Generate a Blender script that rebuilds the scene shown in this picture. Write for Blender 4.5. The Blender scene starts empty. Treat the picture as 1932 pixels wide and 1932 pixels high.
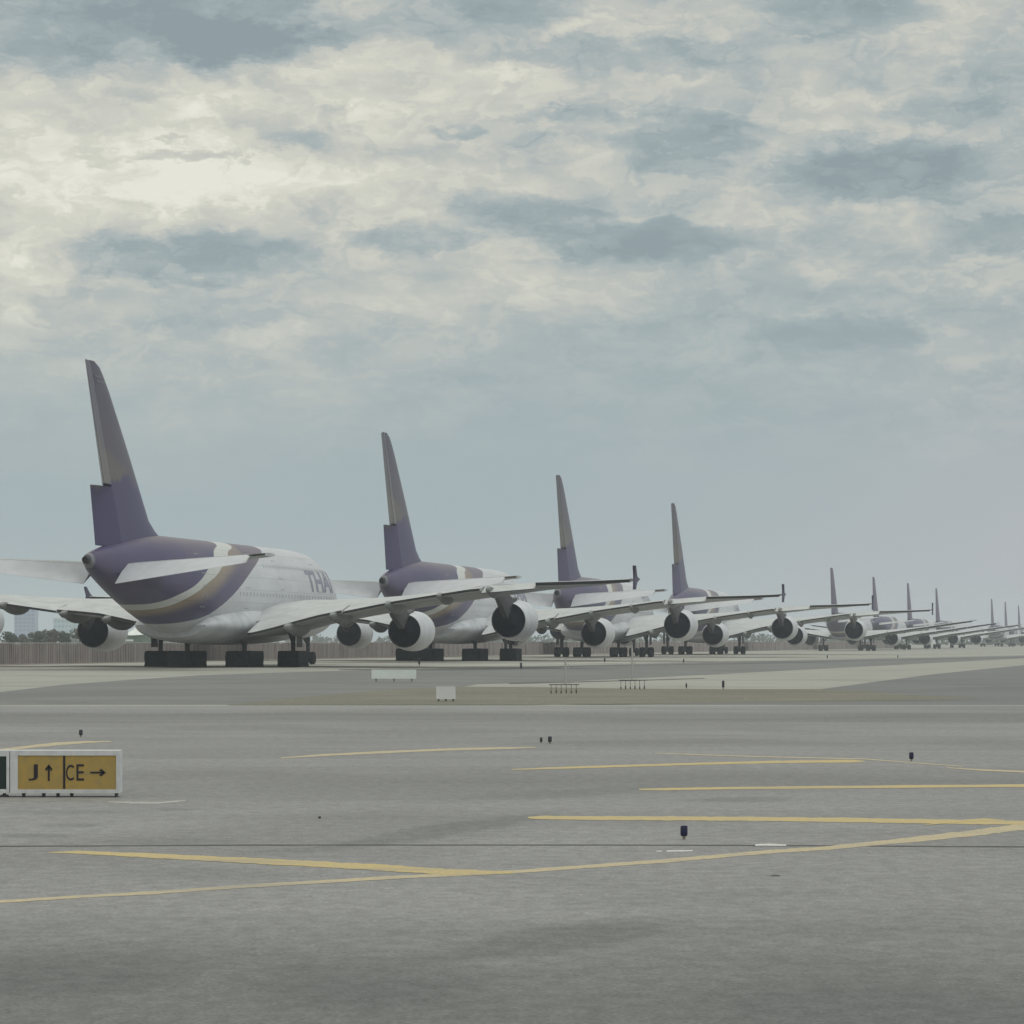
import bpy, bmesh, math, random
from mathutils import Vector, Matrix, noise
random.seed(7)
S = bpy.context.scene
COL = S.collection
PI = math.pi
R = math.radians

# ------------------------------------------------------------------ camera, light, exposure
F, HOR, CH = 5656.0, 1208.8, 2.337        # focal length and horizon in 1932nds of the frame, eye height (m)
cam = bpy.data.cameras.new('camera'); cam_o = bpy.data.objects.new('camera', cam); COL.objects.link(cam_o)
cam_o.location = (0, 0, CH); cam_o.rotation_euler = (R(90), 0, 0)
cam.sensor_width = 36; cam.lens = F/1932*36
cam.shift_y = (HOR-966)/1932
cam.clip_start = 0.5; cam.clip_end = 30000
S.camera = cam_o
S.view_settings.view_transform = 'Standard'; S.view_settings.look = 'None'
S.view_settings.exposure = 0.0; S.view_settings.gamma = 1
S.cycles.volume_bounces = 2
S.cycles.max_bounces = 8
SUN_EL, SUN_AZ = 60.0, 118.0               # degrees; azimuth measured from +Y towards +X
sun = bpy.data.lights.new('sun', 'SUN'); sun_o = bpy.data.objects.new('sun', sun); COL.objects.link(sun_o)
sun.energy = 1.0; sun.angle = R(25); sun.color = (1, .965, .9)
sd = Vector((math.sin(R(SUN_AZ))*math.cos(R(SUN_EL)), math.cos(R(SUN_AZ))*math.cos(R(SUN_EL)), math.sin(R(SUN_EL))))
sun_o.rotation_euler = (-sd).to_track_quat('-Z', 'Y').to_euler()

def srgb(r, g, b):
    f = lambda c: (c/255/12.92) if c/255 <= .04045 else ((c/255+.055)/1.055)**2.4
    return (f(r), f(g), f(b), 1)

class NT:
    """tiny node helper"""
    def __init__(s, tree): s.t = tree; s.n = tree.nodes; s.l = tree.links
    def new(s, kind, **kw):
        n = s.n.new(kind)
        for k, v in kw.items(): setattr(n, k, v)
        return n
    def put(s, sock, v):
        if isinstance(v, bpy.types.NodeSocket): s.l.new(v, sock)
        elif v is not None: sock.default_value = v
    def m(s, op, a, b=None, c=None, clamp=False):
        n = s.new('ShaderNodeMath', operation=op); n.use_clamp = clamp
        s.put(n.inputs[0], a)
        if b is not None: s.put(n.inputs[1], b)
        if c is not None: s.put(n.inputs[2], c)
        return n.outputs[0]
    def ss(s, x, a, b, lo=0., hi=1.):
        n = s.new('ShaderNodeMapRange', interpolation_type='SMOOTHSTEP')
        s.put(n.inputs[0], x); n.inputs[1].default_value = a; n.inputs[2].default_value = b
        n.inputs[3].default_value = lo; n.inputs[4].default_value = hi
        return n.outputs[0]
    def mix(s, f, a, b, mode='MIX'):
        n = s.new('ShaderNodeMix', data_type='RGBA', blend_type=mode)
        s.put(n.inputs[0], f); s.put(n.inputs[6], a); s.put(n.inputs[7], b)
        return n.outputs[2]
    def noise(s, vec, scale, detail=4, rough=.55, dist=0.):
        n = s.new('ShaderNodeTexNoise'); s.put(n.inputs['Vector'], vec)
        n.inputs['Scale'].default_value = scale; n.inputs['Detail'].default_value = detail
        n.inputs['Roughness'].default_value = rough; n.inputs['Distortion'].default_value = dist
        return n.outputs[0]
    def xyz(s, x, y, z=0.):
        n = s.new('ShaderNodeCombineXYZ'); s.put(n.inputs[0], x); s.put(n.inputs[1], y); s.put(n.inputs[2], z)
        return n.outputs[0]
    def sep(s, v):
        n = s.new('ShaderNodeSeparateXYZ'); s.l.new(v, n.inputs[0]); return n.outputs

# ------------------------------------------------------------------ sky
def make_world():
    w = bpy.data.worlds.new('World'); S.world = w; w.use_nodes = True
    t = NT(w.node_tree); t.n.clear()
    out = t.new('ShaderNodeOutputWorld'); bg = t.new('ShaderNodeBackground'); t.l.new(bg.outputs[0], out.inputs[0])
    sky = t.new('ShaderNodeTexSky'); sky.sky_type = 'NISHITA'; sky.sun_disc = False
    sky.sun_elevation = R(SUN_EL); sky.sun_rotation = R(SUN_AZ)
    tc = t.new('ShaderNodeTexCoord'); x, y, z = t.sep(tc.outputs['Generated'])
    # azimuth / elevation of the direction, in units of 1 = the frame's focal length (radians * F)
    az = t.m('MULTIPLY', t.m('ARCTAN2', x, y), F)
    el = t.m('MULTIPLY', t.m('ARCSINE', z), F)
    # warp so that cloud edges are ragged
    p = t.xyz(t.m('MULTIPLY', az, 1/900), t.m('MULTIPLY', el, 1/420))
    wn1 = t.noise(p, 2.2, 3, .55); wn2 = t.noise(t.xyz(t.m('MULTIPLY', az, 1/900), t.m('MULTIPLY', el, 1/420), 7.3), 2.2, 3, .55)
    fz1 = t.noise(t.xyz(t.m('MULTIPLY', az, 1/900), t.m('MULTIPLY', el, 1/520), 3.1), 8, 6, .64)
    fz2 = t.noise(t.xyz(t.m('MULTIPLY', az, 1/900), t.m('MULTIPLY', el, 1/420), 6.4), 10, 6, .64)
    azw = t.m('ADD', az, t.m('ADD', t.m('MULTIPLY', t.m('SUBTRACT', wn1, .5), 210), t.m('MULTIPLY', t.m('SUBTRACT', fz1, .5), 240)))
    elw = t.m('ADD', el, t.m('ADD', t.m('MULTIPLY', t.m('SUBTRACT', wn2, .5), 90), t.m('MULTIPLY', t.m('SUBTRACT', fz2, .5), 105)))
    def blobs(L):
        acc = None
        for (u, v, rx, ry, a) in L:
            dx = t.m('MULTIPLY', t.m('SUBTRACT', azw, u-966), 1/rx)
            dy = t.m('MULTIPLY', t.m('SUBTRACT', elw, HOR-v), 1/ry)
            d = t.m('ADD', t.m('MULTIPLY', dx, dx), t.m('MULTIPLY', dy, dy))
            g = t.m('MULTIPLY', t.ss(d, 0.0, 2.0, 1., 0.), a)
            acc = g if acc is None else t.m('ADD', acc, g)
        return acc
    dark = blobs([(120, 40, 420, 125, 1.25), (420, 90, 230, 60, .6), (450, 100, 150, 45, .8), (760, 60, 90, 45, .55), (930, 25, 130, 55, .65), (345, 492, 215, 46, 1.), (780, 466, 105, 28, .75),
                  (1000, 402, 150, 36, .8), (1190, 455, 210, 38, .85), (1310, 275, 140, 52, .9), (1670, 340, 190, 62, 1.), (1150, 122, 260, 34, .55),
                  (1560, 636, 150, 30, .6), (1540, 60, 150, 50, .5), (1780, 225, 140, 30, .5), (1880, 455, 110, 32, .5), (270, 205, 60, 12, .5), (300, 302, 120, 12, .7), (490, 240, 60, 18, .6), (560, 275, 50, 22, .6),
                  (640, 225, 40, 22, .5), (875, 256, 36, 14, .7), (1060, 232, 110, 12, .55), (1000, 285, 36, 16, .4), (240, 590, 330, 34, .35), (610, 400, 60, 26, .4)])
    light = blobs([(250, 225, 300, 60, .5), (160, 340, 320, 60, .75), (520, 345, 330, 60, .65), (720, 160, 190, 60, .6), (1550, 215, 130, 40, .6), (1000, 470, 60, 22, .6),
                   (265, 115, 60, 32, .7), (560, 68, 50, 20, .8), (840, 45, 60, 20, .6), (1250, 70, 260, 26, .5), (1420, 300, 120, 36, .5), (30, 590, 46, 34, .8), (520, 633, 110, 14, .55), (40, 500, 90, 40, .5), (1850, 60, 90, 50, .5), (1100, 160, 250, 30, .35), (1680, 560, 220, 60, .3), (900, 560, 330, 40, .3)])
    # general mottled cloud deck over the whole dome
    n1 = t.noise(t.xyz(t.m('MULTIPLY', az, 1/900), t.m('MULTIPLY', el, 1/330), 1.7), 5.2, 6, .52, .2)
    n2 = t.noise(t.xyz(t.m('MULTIPLY', az, 1/900), t.m('MULTIPLY', el, 1/560), 5.2), 2.0, 4, .5)
    n3 = t.noise(t.xyz(t.m('MULTIPLY', azw, 1/900), t.m('MULTIPLY', elw, 1/430), 2.2), 10., 3, .5, .3)
    n3 = t.m('ABSOLUTE', t.m('SUBTRACT', n3, .5))
    n3 = t.ss(n3, 0., .16)
    deck = t.ss(t.m('ADD', el, t.m('MULTIPLY', t.m('SUBTRACT', n2, .5), 260)), 230, 760)                            # the deck fades into a smooth grey-blue belt low down
    hi = t.ss(el, 1500, 3500)
    mott = t.m('ADD', t.m('MULTIPLY', t.m('SUBTRACT', n1, .5), 1.7), t.m('MULTIPLY', t.m('SUBTRACT', n2, .5), .7))
    val = t.m('ADD', t.m('ADD', t.ss(el, 480, 820, .42, .565), t.m('MULTIPLY', mott, .50)), t.m('SUBTRACT', t.m('MULTIPLY', light, .26), t.m('MULTIPLY', dark, .41)))
    leftw = t.ss(az, -1000, 900, 1., 0.)
    val = t.m('ADD', val, t.m('MULTIPLY', t.m('SUBTRACT', n3, .55), .135))
    val = t.m('ADD', val, t.m('MULTIPLY', t.m('SUBTRACT', leftw, .40), .24))
    cr = t.new('ShaderNodeValToRGB'); t.l.new(val, cr.inputs[0])
    e = cr.color_ramp.elements
    stops = [(0., srgb(143, 156, 161)), (.22, srgb(158, 171, 173)), (.42, srgb(179, 186, 184)), (.60, srgb(199, 200, 191)), (.80, srgb(216, 215, 201)), (1., srgb(236, 235, 221))]
    e[0].position, e[0].color = stops[0]; e[1].position, e[1].color = stops[-1]
    for pos, c in stops[1:-1]:
        q = e.new(pos); q.color = c
    # low belt
    cb = t.new('ShaderNodeValToRGB'); t.l.new(t.m('MULTIPLY', el, 1/800), cb.inputs[0])
    e = cb.color_ramp.elements
    e[0].position, e[0].color = 0., srgb(172, 182, 187); e[1].position, e[1].color = 1., srgb(171, 185, 186)
    q = e.new(.25); q.color = srgb(164, 177, 184); q = e.new(.55); q.color = srgb(163, 178, 182)
    patch = t.noise(t.xyz(t.m('MULTIPLY', az, 1/1400), t.m('MULTIPLY', el, 1/600), 9.1), 2.0, 2, .45)
    belt = t.mix(t.ss(patch, .35, .7, 0, .6), cb.outputs[0], srgb(168, 177, 183))
    right = t.ss(t.m('SUBTRACT', az, t.m('MULTIPLY', el, .9)), -300, 1000)
    belt = t.mix(right, belt, srgb(177, 181, 187))
    belt = t.mix(t.m('MULTIPLY', t.m('SUBTRACT', 1., right), .5), belt, srgb(159, 175, 179))
    col = t.mix(deck, belt, cr.outputs[0])
    # brighter overhead, and a little clear Nishita blue through it
    boost = t.m('ADD', 1., t.m('MULTIPLY', t.ss(el, 1400, 6500), .75))
    col = t.mix(1., col, t.xyz(boost, boost, boost), 'MULTIPLY')
    nis = t.mix(1., sky.outputs[0], (.08, .08, .08, 1), 'MULTIPLY')
    col = t.mix(.06, col, nis)
    t.l.new(col, bg.inputs[0]); bg.inputs[1].default_value = 1.0
make_world()

# ------------------------------------------------------------------ materials
MATS = {}
def mat(name, col, rough=.6, metal=0., var=0., vscale=1., bump=0., bscale=20., col2=None, spec=.5):
    if name in MATS: return MATS[name]
    m = bpy.data.materials.new(name); m.use_nodes = True; t = NT(m.node_tree)
    b = t.n['Principled BSDF']; b.inputs['Roughness'].default_value = rough; b.inputs['Metallic'].default_value = metal
    b.inputs['Specular IOR Level'].default_value = spec
    c4 = tuple(col[:3])+(1,)
    tc = t.new('ShaderNodeTexCoord')
    if var > 0:
        n = t.noise(tc.outputs['Object'], vscale, 5, .6)
        c2 = tuple(col2[:3])+(1,) if col2 else tuple(max(0, c*(1-var)) for c in col[:3])+(1,)
        t.l.new(t.mix(t.ss(n, .35, .68), c4, c2), b.inputs['Base Color'])
    else: b.inputs['Base Color'].default_value = c4
    if bump > 0:
        bn = t.new('ShaderNodeBump'); bn.inputs['Strength'].default_value = bump; bn.inputs['Distance'].default_value = .05
        t.l.new(t.noise(tc.outputs['Object'], bscale, 4), bn.inputs['Height']); t.l.new(bn.outputs[0], b.inputs['Normal'])
    MATS[name] = m; return m

PURPLE = (.058, .046, .125, 1); MAUVE = (.115, .08, .13, 1); GOLD = (.27, .21, .15, 1); WHITE = (.56, .57, .60, 1); BANDW = (.54, .55, .53, 1)

def fcurve(t, x, pts):
    n = t.new('ShaderNodeFloatCurve'); t.put(n.inputs['Value'], x)
    c = n.mapping.curves[0]
    while len(c.points) < len(pts): c.points.new(.5, .5)
    for p_, (a, b) in zip(c.points, pts):
        p_.location = (a, b); p_.handle_type = 'AUTO_CLAMPED'
    n.mapping.update(); return n.outputs[0]

def livery_mat(name, ref, ds=0., zs=1., zo=0.):
    """white body, purple tail swept round with white and gold bands; s runs from the nose in metres"""
    m = bpy.data.materials.new(name); m.use_nodes = True; t = NT(m.node_tree); b = t.n['Principled BSDF']
    b.inputs['Roughness'].default_value = .38; b.inputs['Specular IOR Level'].default_value = .4
    tc = t.new('ShaderNodeTexCoord'); x, y, z = t.sep(tc.outputs['Object'])
    s = t.m('ADD', t.m('SUBTRACT', ref, y), ds)
    z = t.m('MULTIPLY_ADD', z, zs, zo)
    sx = t.m('MULTIPLY', t.m('SUBTRACT', s, 20), 1/60, clamp=True)
    def g(P): return t.m('MULTIPLY', fcurve(t, sx, [((a-20)/60, c/14) for a, c in P]), 14)
    g1 = g([(20, 13.9), (39.5, 13.9), (40.4, 10.9), (44.3, 10.1), (46.2, 9.4), (49.4, 8.3), (51.4, 7.5), (53.4, 6.8), (55.8, 6.15), (57.7, 5.65), (59.4, 5.35), (61.4, 5.2), (64, 4.6), (80, 1.)])
    g2 = g([(20, 13.9), (34.8, 13.9), (35.8, 10.9), (40, 10.1), (41.3, 9.7), (45, 8.65), (47.7, 7.8), (50.1, 7.15), (52.6, 6.35), (54.7, 5.7), (56.5, 5.2), (57.9, 4.95), (59.2, 4.8), (62, 4.2), (80, .5)])
    g3 = g([(20, 13.9), (26, 13.9), (27, 10.75), (30.2, 10.), (31.6, 9.65), (35.2, 8.75), (37.8, 8.0), (42, 6.65), (46.4, 5.25), (49.4, 4.3), (51.5, 3.97), (52.9, 3.8), (54.3, 3.7), (57, 3.3), (80, .2)])
    w = .03
    a1 = t.ss(t.m('SUBTRACT', z, g1), -w, w); a2 = t.ss(t.m('SUBTRACT', z, g2), -w, w); a3 = t.ss(t.m('SUBTRACT', z, g3), -w, w)
    dirt = t.noise(t.xyz(t.m('MULTIPLY', y, .15), x, t.m('MULTIPLY', z, 1.1)), 1.3, 5, .6)
    white = t.mix(t.ss(dirt, .35, .75, 0., .45), WHITE, (.42, .43, .44, 1))
    panel = t.new('ShaderNodeTexBrick'); t.l.new(t.xyz(s, z), panel.inputs[0]); panel.inputs['Scale'].default_value = .22
    panel.inputs['Mortar Size'].default_value = .004; panel.inputs['Color1'].default_value = (1, 1, 1, 1); panel.inputs['Color2'].default_value = (.965, .965, .965, 1); panel.inputs['Mortar'].default_value = (.66, .66, .66, 1)
    dgold = t.m('DIVIDE', t.m('SUBTRACT', g2, z), t.m('MAXIMUM', t.m('SUBTRACT', g2, g3), .2))
    gold = t.mix(t.ss(dgold, .12, .62), GOLD, PURPLE)
    gold = t.mix(t.ss(s, 48, 30, 0, .75), gold, (.17, .13, .15, 1))
    pur = t.mix(t.ss(t.noise(t.xyz(s, x, z), .35, 3, .5), .4, .7), PURPLE, (.075, .055, .115, 1))
    pur = t.mix(t.ss(z, 9.6, 11.2, 0., .75), pur, (.17, .13, .15, 1))
    c = t.mix(a3, white, gold); c = t.mix(a2, c, BANDW); c = t.mix(a1, c, pur)
    c = t.mix(1., c, panel.outputs[0], 'MULTIPLY')
    c = t.mix(t.ss(s, 70.35, 70.42), c, (.17, .17, .19, 1))
    t.l.new(c, b.inputs['Base Color'])
    return m

def fin_mat(name, z0, z1, tan=True):
    m = bpy.data.materials.new(name); m.use_nodes = True; t = NT(m.node_tree); b = t.n['Principled BSDF']
    b.inputs['Roughness'].default_value = .4; b.inputs['Specular IOR Level'].default_value = .4
    tc = t.new('ShaderNodeTexCoord'); x, y, z = t.sep(tc.outputs['Object'])
    h = t.m('MULTIPLY', t.m('SUBTRACT', z, z0), 1/(z1-z0))
    nn = t.noise(t.xyz(0., t.m('MULTIPLY', y, .3), t.m('MULTIPLY', z, .2)), 1.3, 4, .6, .4)
    # a tan swirl climbing from the leading edge to the trailing edge
    q = t.m('ADD', t.m('ADD', h, t.m('MULTIPLY', y, -.028)), t.m('MULTIPLY', t.m('SUBTRACT', nn, .5), .35))
    band = t.m('MULTIPLY', t.ss(q, .12, .30), t.ss(q, .62, .30+.12, 0., 1.))
    band2 = t.m('MULTIPLY', t.ss(h, .30, .42), t.ss(h, .85, .6, 0., 1.))
    if tan:
        up = t.m('ADD', h, t.m('MULTIPLY', t.m('SUBTRACT', nn, .5), .22))
        lo = t.ss(t.m('ADD', up, t.m('MULTIPLY', t.m('MULTIPLY', y, y), -.0012)), .245, .285)
        c = t.mix(lo, PURPLE, (.135, .118, .112, 1))
        c = t.mix(t.ss(t.m('ADD', up, t.m('MULTIPLY', y, .02)), .55, .64), c, (.10, .085, .11, 1))
        c = t.mix(t.ss(t.m('ADD', h, t.m('MULTIPLY', y, .018)), .74, .84), c, (.085, .075, .11, 1))
    else:
        c = t.mix(t.ss(h, .1, .9, 0, .6), (.06, .035, .10, 1), MAUVE)
    t.l.new(c, b.inputs['Base Color']); return m

M = dict(
    wing=mat('wing_grey', (.50, .52, .53), .5, var=.18, vscale=.7),
    fair=mat('fairing_grey', (.21, .22, .215), .5, var=.2, vscale=1.),  # grey darkened for the shade under the wing
    white=mat('nacelle_white', (.58, .60, .63), .4, var=.15, vscale=.8),
    cover=mat('engine_cover_navy', (.006, .009, .024), .75, var=.5, vscale=2.2, bump=.5, bscale=4, spec=.25),
    dark=mat('dark_metal', (.03, .032, .036), .5, var=.3, vscale=3),
    strut=mat('gear_metal', (.05, .05, .055), .5, var=.4, vscale=3),
    tyre=mat('tyre_rubber', (.02, .02, .024), .85, var=.3, vscale=4),
    hub=mat('wheel_hub', (.30, .30, .31), .5),
    tarp=mat('wheel_tarp', (.014, .024, .028), .7, var=.5, vscale=1.6, bump=.8, bscale=3, spec=.3),
    edge_shade=mat('edge_shade_black', (.022, .022, .026), .8),  # black paints in the shade under the flap and aileron edges
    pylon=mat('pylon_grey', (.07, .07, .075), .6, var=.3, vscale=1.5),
    fence_tip=mat('tip_purple', (.045, .036, .09), .5),
    glass=mat('window_glass', (.31, .32, .34), .3),
    letter=mat('title_purple', (.29, .285, .37), .5, var=.3, vscale=3),
)

# ------------------------------------------------------------------ mesh helpers
def obj(name, bm, m, parent=None, smooth=False, mats=None):
    bmesh.ops.recalc_face_normals(bm, faces=bm.faces)
    me = bpy.data.meshes.new(name); bm.to_mesh(me); bm.free()
    for k in (mats or [m]): me.materials.append(k)
    if smooth:
        me.shade_smooth()
        me.set_sharp_from_angle(angle=R(38))
    o = bpy.data.objects.new(name, me); COL.objects.link(o); o.parent = parent
    return o
def tag(o, label=None, cat=None, group=None, kind=None):
    if label: o['label'] = label
    if cat: o['category'] = cat
    if group: o['group'] = group
    if kind: o['kind'] = kind
    return o
def empty(name, loc, rz=0.):
    o = bpy.data.objects.new(name, None); COL.objects.link(o); o.location = loc; o.rotation_euler = (0, 0, rz)
    o.empty_display_size = .5; return o
def copy_tree(o, parent=None):
    c = o.copy(); COL.objects.link(c); c.parent = parent
    for ch in [k for k in S.objects if k.parent == o]: copy_tree(ch, c)
    return c
def loft(bm, rings, cap0=True, cap1=True, mi=0):
    V = [[bm.verts.new(p) for p in r] for r in rings]
    n = len(rings[0]); fs = []
    for a, b in zip(V, V[1:]):
        for i in range(n):
            j = (i+1) % n
            f = bm.faces.new((a[i], a[j], b[j], b[i])); f.material_index = mi; fs.append(f)
    if cap0: bm.faces.new(V[0]).material_index = mi
    if cap1: bm.faces.new(list(reversed(V[-1]))).material_index = mi
    return V
def box(bm, x0, x1, y0, y1, z0, z1, mi=0):
    loft(bm, [[(x0, y0, z0), (x1, y0, z0), (x1, y1, z0), (x0, y1, z0)], [(x0, y0, z1), (x1, y0, z1), (x1, y1, z1), (x0, y1, z1)]], mi=mi)
def tube(bm, a, b, r0, r1=None, n=10, mi=0):
    a, b = Vector(a), Vector(b); r1 = r0 if r1 is None else r1
    d = (b-a).normalized(); u = d.orthogonal().normalized(); v = d.cross(u)
    loft(bm, [[c+u*r*math.cos(2*PI*i/n)+v*r*math.sin(2*PI*i/n) for i in range(n)] for c, r in ((a, r0), (b, r1))], mi=mi)
def interp(T, s):
    if s <= T[0][0]: return T[0][1]
    for (a, x), (b, y) in zip(T, T[1:]):
        if s <= b:
            k = (s-a)/(b-a); return x+(y-x)*k
    return T[-1][1]
def smooth_interp(T, s):
    # average of nearby samples rounds the kinks of the station table
    w = 1.2
    if s < 3: return interp(T, s)
    hi = T[-1][0]
    k = min(w, hi-s)
    return (interp(T, s-k)+2*interp(T, s)+interp(T, s+k))/4

# ------------------------------------------------------------------ airliner builder
A380 = dict(ref=72.5,
    top=[(0, 5.6), (1, 7.2), (3, 8.8), (6, 10.2), (10, 10.95), (14, 11.1), (54, 11.1), (58, 10.95), (62, 10.5), (66, 9.95), (70, 9.3), (70.9, 9.05)],
    bot=[(0, 5.0), (1, 4.0), (3, 3.1), (7, 2.6), (12, 2.45), (44, 2.45), (48, 2.75), (52, 3.3), (56, 4.1), (60, 5.0), (64, 6.0), (68, 7.1), (70, 7.75), (70.9, 8.25)],
    wid=[(0, .2), (1, 1.5), (3, 2.5), (6, 3.25), (10, 3.55), (47, 3.57), (52, 3.3), (56, 2.85), (60, 2.3), (64, 1.7), (68, 1.05), (70, .62), (70.9, .36)],
    nose=0.)
B777 = dict(ref=62.4,
    top=[(0, 4.6), (1, 5.6), (3, 6.9), (6, 8.1), (9, 8.6), (12, 8.7), (48, 8.7), (54, 8.45), (60, 7.7), (63.2, 7.0)],
    bot=[(0, 4.2), (1, 3.4), (3, 2.8), (7, 2.5), (12, 2.45), (38, 2.45), (42, 2.7), (48, 3.6), (54, 4.7), (60, 5.9), (63.2, 6.6)],
    wid=[(0, .2), (1, 1.3), (3, 2.2), (6, 2.9), (10, 3.1), (40, 3.1), (46, 2.85), (52, 2.3), (58, 1.3), (62, .45), (63.2, .2)],
    nose=0.)

def section(sp, s, z):
    t, b, w = smooth_interp(sp['top'], s), smooth_interp(sp['bot'], s), smooth_interp(sp['wid'], s)
    zm = b+.45*(t-b)
    u = (z-zm)/(t-zm) if z > zm else (zm-z)/(zm-b)
    return w*math.sqrt(max(0, 1-u*u))
def ring(sp, s, n=72, grow=0., zmax=None):
    t, b, w = smooth_interp(sp['top'], s), smooth_interp(sp['bot'], s), smooth_interp(sp['wid'], s)
    zm = b+.45*(t-b); P = []
    for i in range(n):
        a = 2*PI*i/n; c, q = math.cos(a), math.sin(a)
        P.append(((w+grow)*c, sp['ref']-s, zm+((t-zm) if q > 0 else (zm-b))*q))
    return P
def foil(c, up, lo):
    """(chord fraction, height) pairs; up/lo are thickness in metres above / below the chord"""
    f = lambda x: 10*(.2969*math.sqrt(x)-.126*x-.3516*x*x+.2843*x**3-.1036*x**4)
    return f
FS = lambda x: 2*5*(.2969*math.sqrt(max(x, 0))-.126*x-.3516*x*x+.2843*x**3-.1036*x**4)
def station(W, y):
    cols = list(zip(*W)); ys = cols[0]
    return [interp(list(zip(ys, c)), y) for c in cols[1:]]
def wing_mesh(sp, W, ys, side, x0, x1, te_mi=None, edge=.17, droop=0.):
    """a strip of the wing between chord fractions x0 and x1; W rows = (y, sLE, sTE, zLE, zTE, up, lo)"""
    bm = bmesh.new(); rings = []
    N = 12
    for y in ys:
        le, te, zl, zt, up, lo = station(W, y)
        c = te-le; P = []
        xs = [x0+(x1-x0)*(.5-.5*math.cos(PI*i/N)) if x0 == 0 else x0+(x1-x0)*i/N for i in range(N+1)]
        ed = edge*(1 if x0 > 0 else .3)
        top = [(x, zl+(zt-zl)*x+FS(x)*up) for x in xs]
        bot = [(x, zl+(zt-zl)*x-FS(x)*lo-ed*x) for x in xs]
        if x0 == 0: bot = bot[1:]
        top = [(x, z-droop*max(0, x-.8)/.2) for x, z in top]; bot = [(x, z-droop*max(0, x-.8)/.2) for x, z in bot]
        for x, z in top: P.append((side*y, sp['ref']-(le+c*x), z))
        for x, z in reversed(bot): P.append((side*y, sp['ref']-(le+c*x), z))
        rings.append(P)
    V = loft(bm, rings)
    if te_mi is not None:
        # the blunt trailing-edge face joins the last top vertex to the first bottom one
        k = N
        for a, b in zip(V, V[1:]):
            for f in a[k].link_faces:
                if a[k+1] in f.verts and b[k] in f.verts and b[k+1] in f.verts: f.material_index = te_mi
    return bm
def frange(a, b, n): return [a+(b-a)*i/n for i in range(n+1)]

def lathe(bm, cx, cz, prof, sp, n=40, mi=0, sy=1.):
    """prof = (s, radius) along the fuselage axis"""
    rings = [[(cx+r*math.cos(2*PI*i/n), sp['ref']-s, cz+r*math.sin(2*PI*i/n)*sy) for i in range(n)] for s, r in prof]
    V = [[bm.verts.new(p) for p in r] for r in rings]
    for a, b in zip(V, V[1:]):
        for i in range(n):
            j = (i+1) % n; bm.faces.new((a[i], a[j], b[j], b[i])).material_index = mi

def engine(sp, root, side, y, z, s_noz, rad, rnoz, length, wing_z, s_le, strut_w=.45, covered=True):
    x = side*y
    bm = bmesh.new(); s0 = s_noz-length
    lathe(bm, x, z, [(s0+1.2, rad*.78), (s0+.35, rad*.80), (s0+.06, rad*.86), (s0, rad*.90), (s0+.12, rad*.945), (s0+.6, rad*.985), (s0+1.5, rad), (s0+length*.55, rad*.985), (s0+length*.8, rad*.92),
                     (s_noz, rnoz+.05), (s_noz, rnoz-.02), (s_noz-.9, rnoz-.06)], sp)
    e = obj('engine', bm, M['white'], root, True)
    bm = bmesh.new()
    # wrinkled cover pulled over the core and nozzle
    n = 40; rr = []
    for (ds, k) in ((.0, .975), (.12, .95), (.17, .72), (.28, .50), (.50, .30), (.54, .05)):
        rr.append([(x+rnoz*k*math.cos(2*PI*i/n), sp['ref']-(s_noz-.14+ds*1.0), z+rnoz*k*math.sin(2*PI*i/n)) for i in range(n)])
    V = [[bm.verts.new(Vector(p)+Vector((0, .02*noise.noise(Vector(p)*2.2), 0))) for p in r] for r in rr]
    for a, b in zip(V, V[1:]):
        for i in range(n):
            j = (i+1) % n; bm.faces.new((a[i], a[j], b[j], b[i]))
    bm.faces.new(V[-1])
    obj('exhaust_cover', bm, M['cover'], e, True)
    bm = bmesh.new(); lathe(bm, x, z, [(s_noz-.02, rnoz+.052), (s_noz+.035, rnoz+.03), (s_noz+.035, rnoz-.01), (s_noz-.02, rnoz-.022)], sp); obj('nozzle_ring', bm, M['dark'], e, True)
    bm = bmesh.new()
    f0 = [(s0+.2, z+rad*.80), (s0+.2, z+rad*.86)]
    bm.faces.new([bm.verts.new((x+rad*.8*math.cos(2*PI*i/24), sp['ref']-(s0+.5), z+rad*.8*math.sin(2*PI*i/24))) for i in range(24)])
    obj('intake_cover', bm, M['cover'], e)
    # pylon: blade from above the nacelle to the wing, with a fairing that hangs past the nozzle
    bm = bmesh.new()
    prof = [(s0+length*.35, z+rad*.93, z+rad*.99), (s0+length*.6, z+rad*.85, z+rad*1.12), (s_noz-.3, z+rnoz*.70, wing_z-.3), (s_noz+1.2, z+rnoz*.12, wing_z), (s_noz+2.6, z+rnoz*.45, wing_z+.05), (s_noz+4.2, wing_z-.75, wing_z+.1), (s_noz+5.6, wing_z-.3, wing_z+.1)]
    rings = []
    for i, (s, zb, zt) in enumerate(prof):
        w = strut_w*(.25 if i in (0, len(prof)-1) else 1)
        Y = sp['ref']-s
        rings.append([(x-w*.55, Y, zb), (x+w*.55, Y, zb), (x+w, Y, (zb+zt)/2), (x+w, Y, zt), (x-w, Y, zt), (x-w, Y, (zb+zt)/2)])
    loft(bm, rings)
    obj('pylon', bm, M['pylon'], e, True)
    return e

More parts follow.
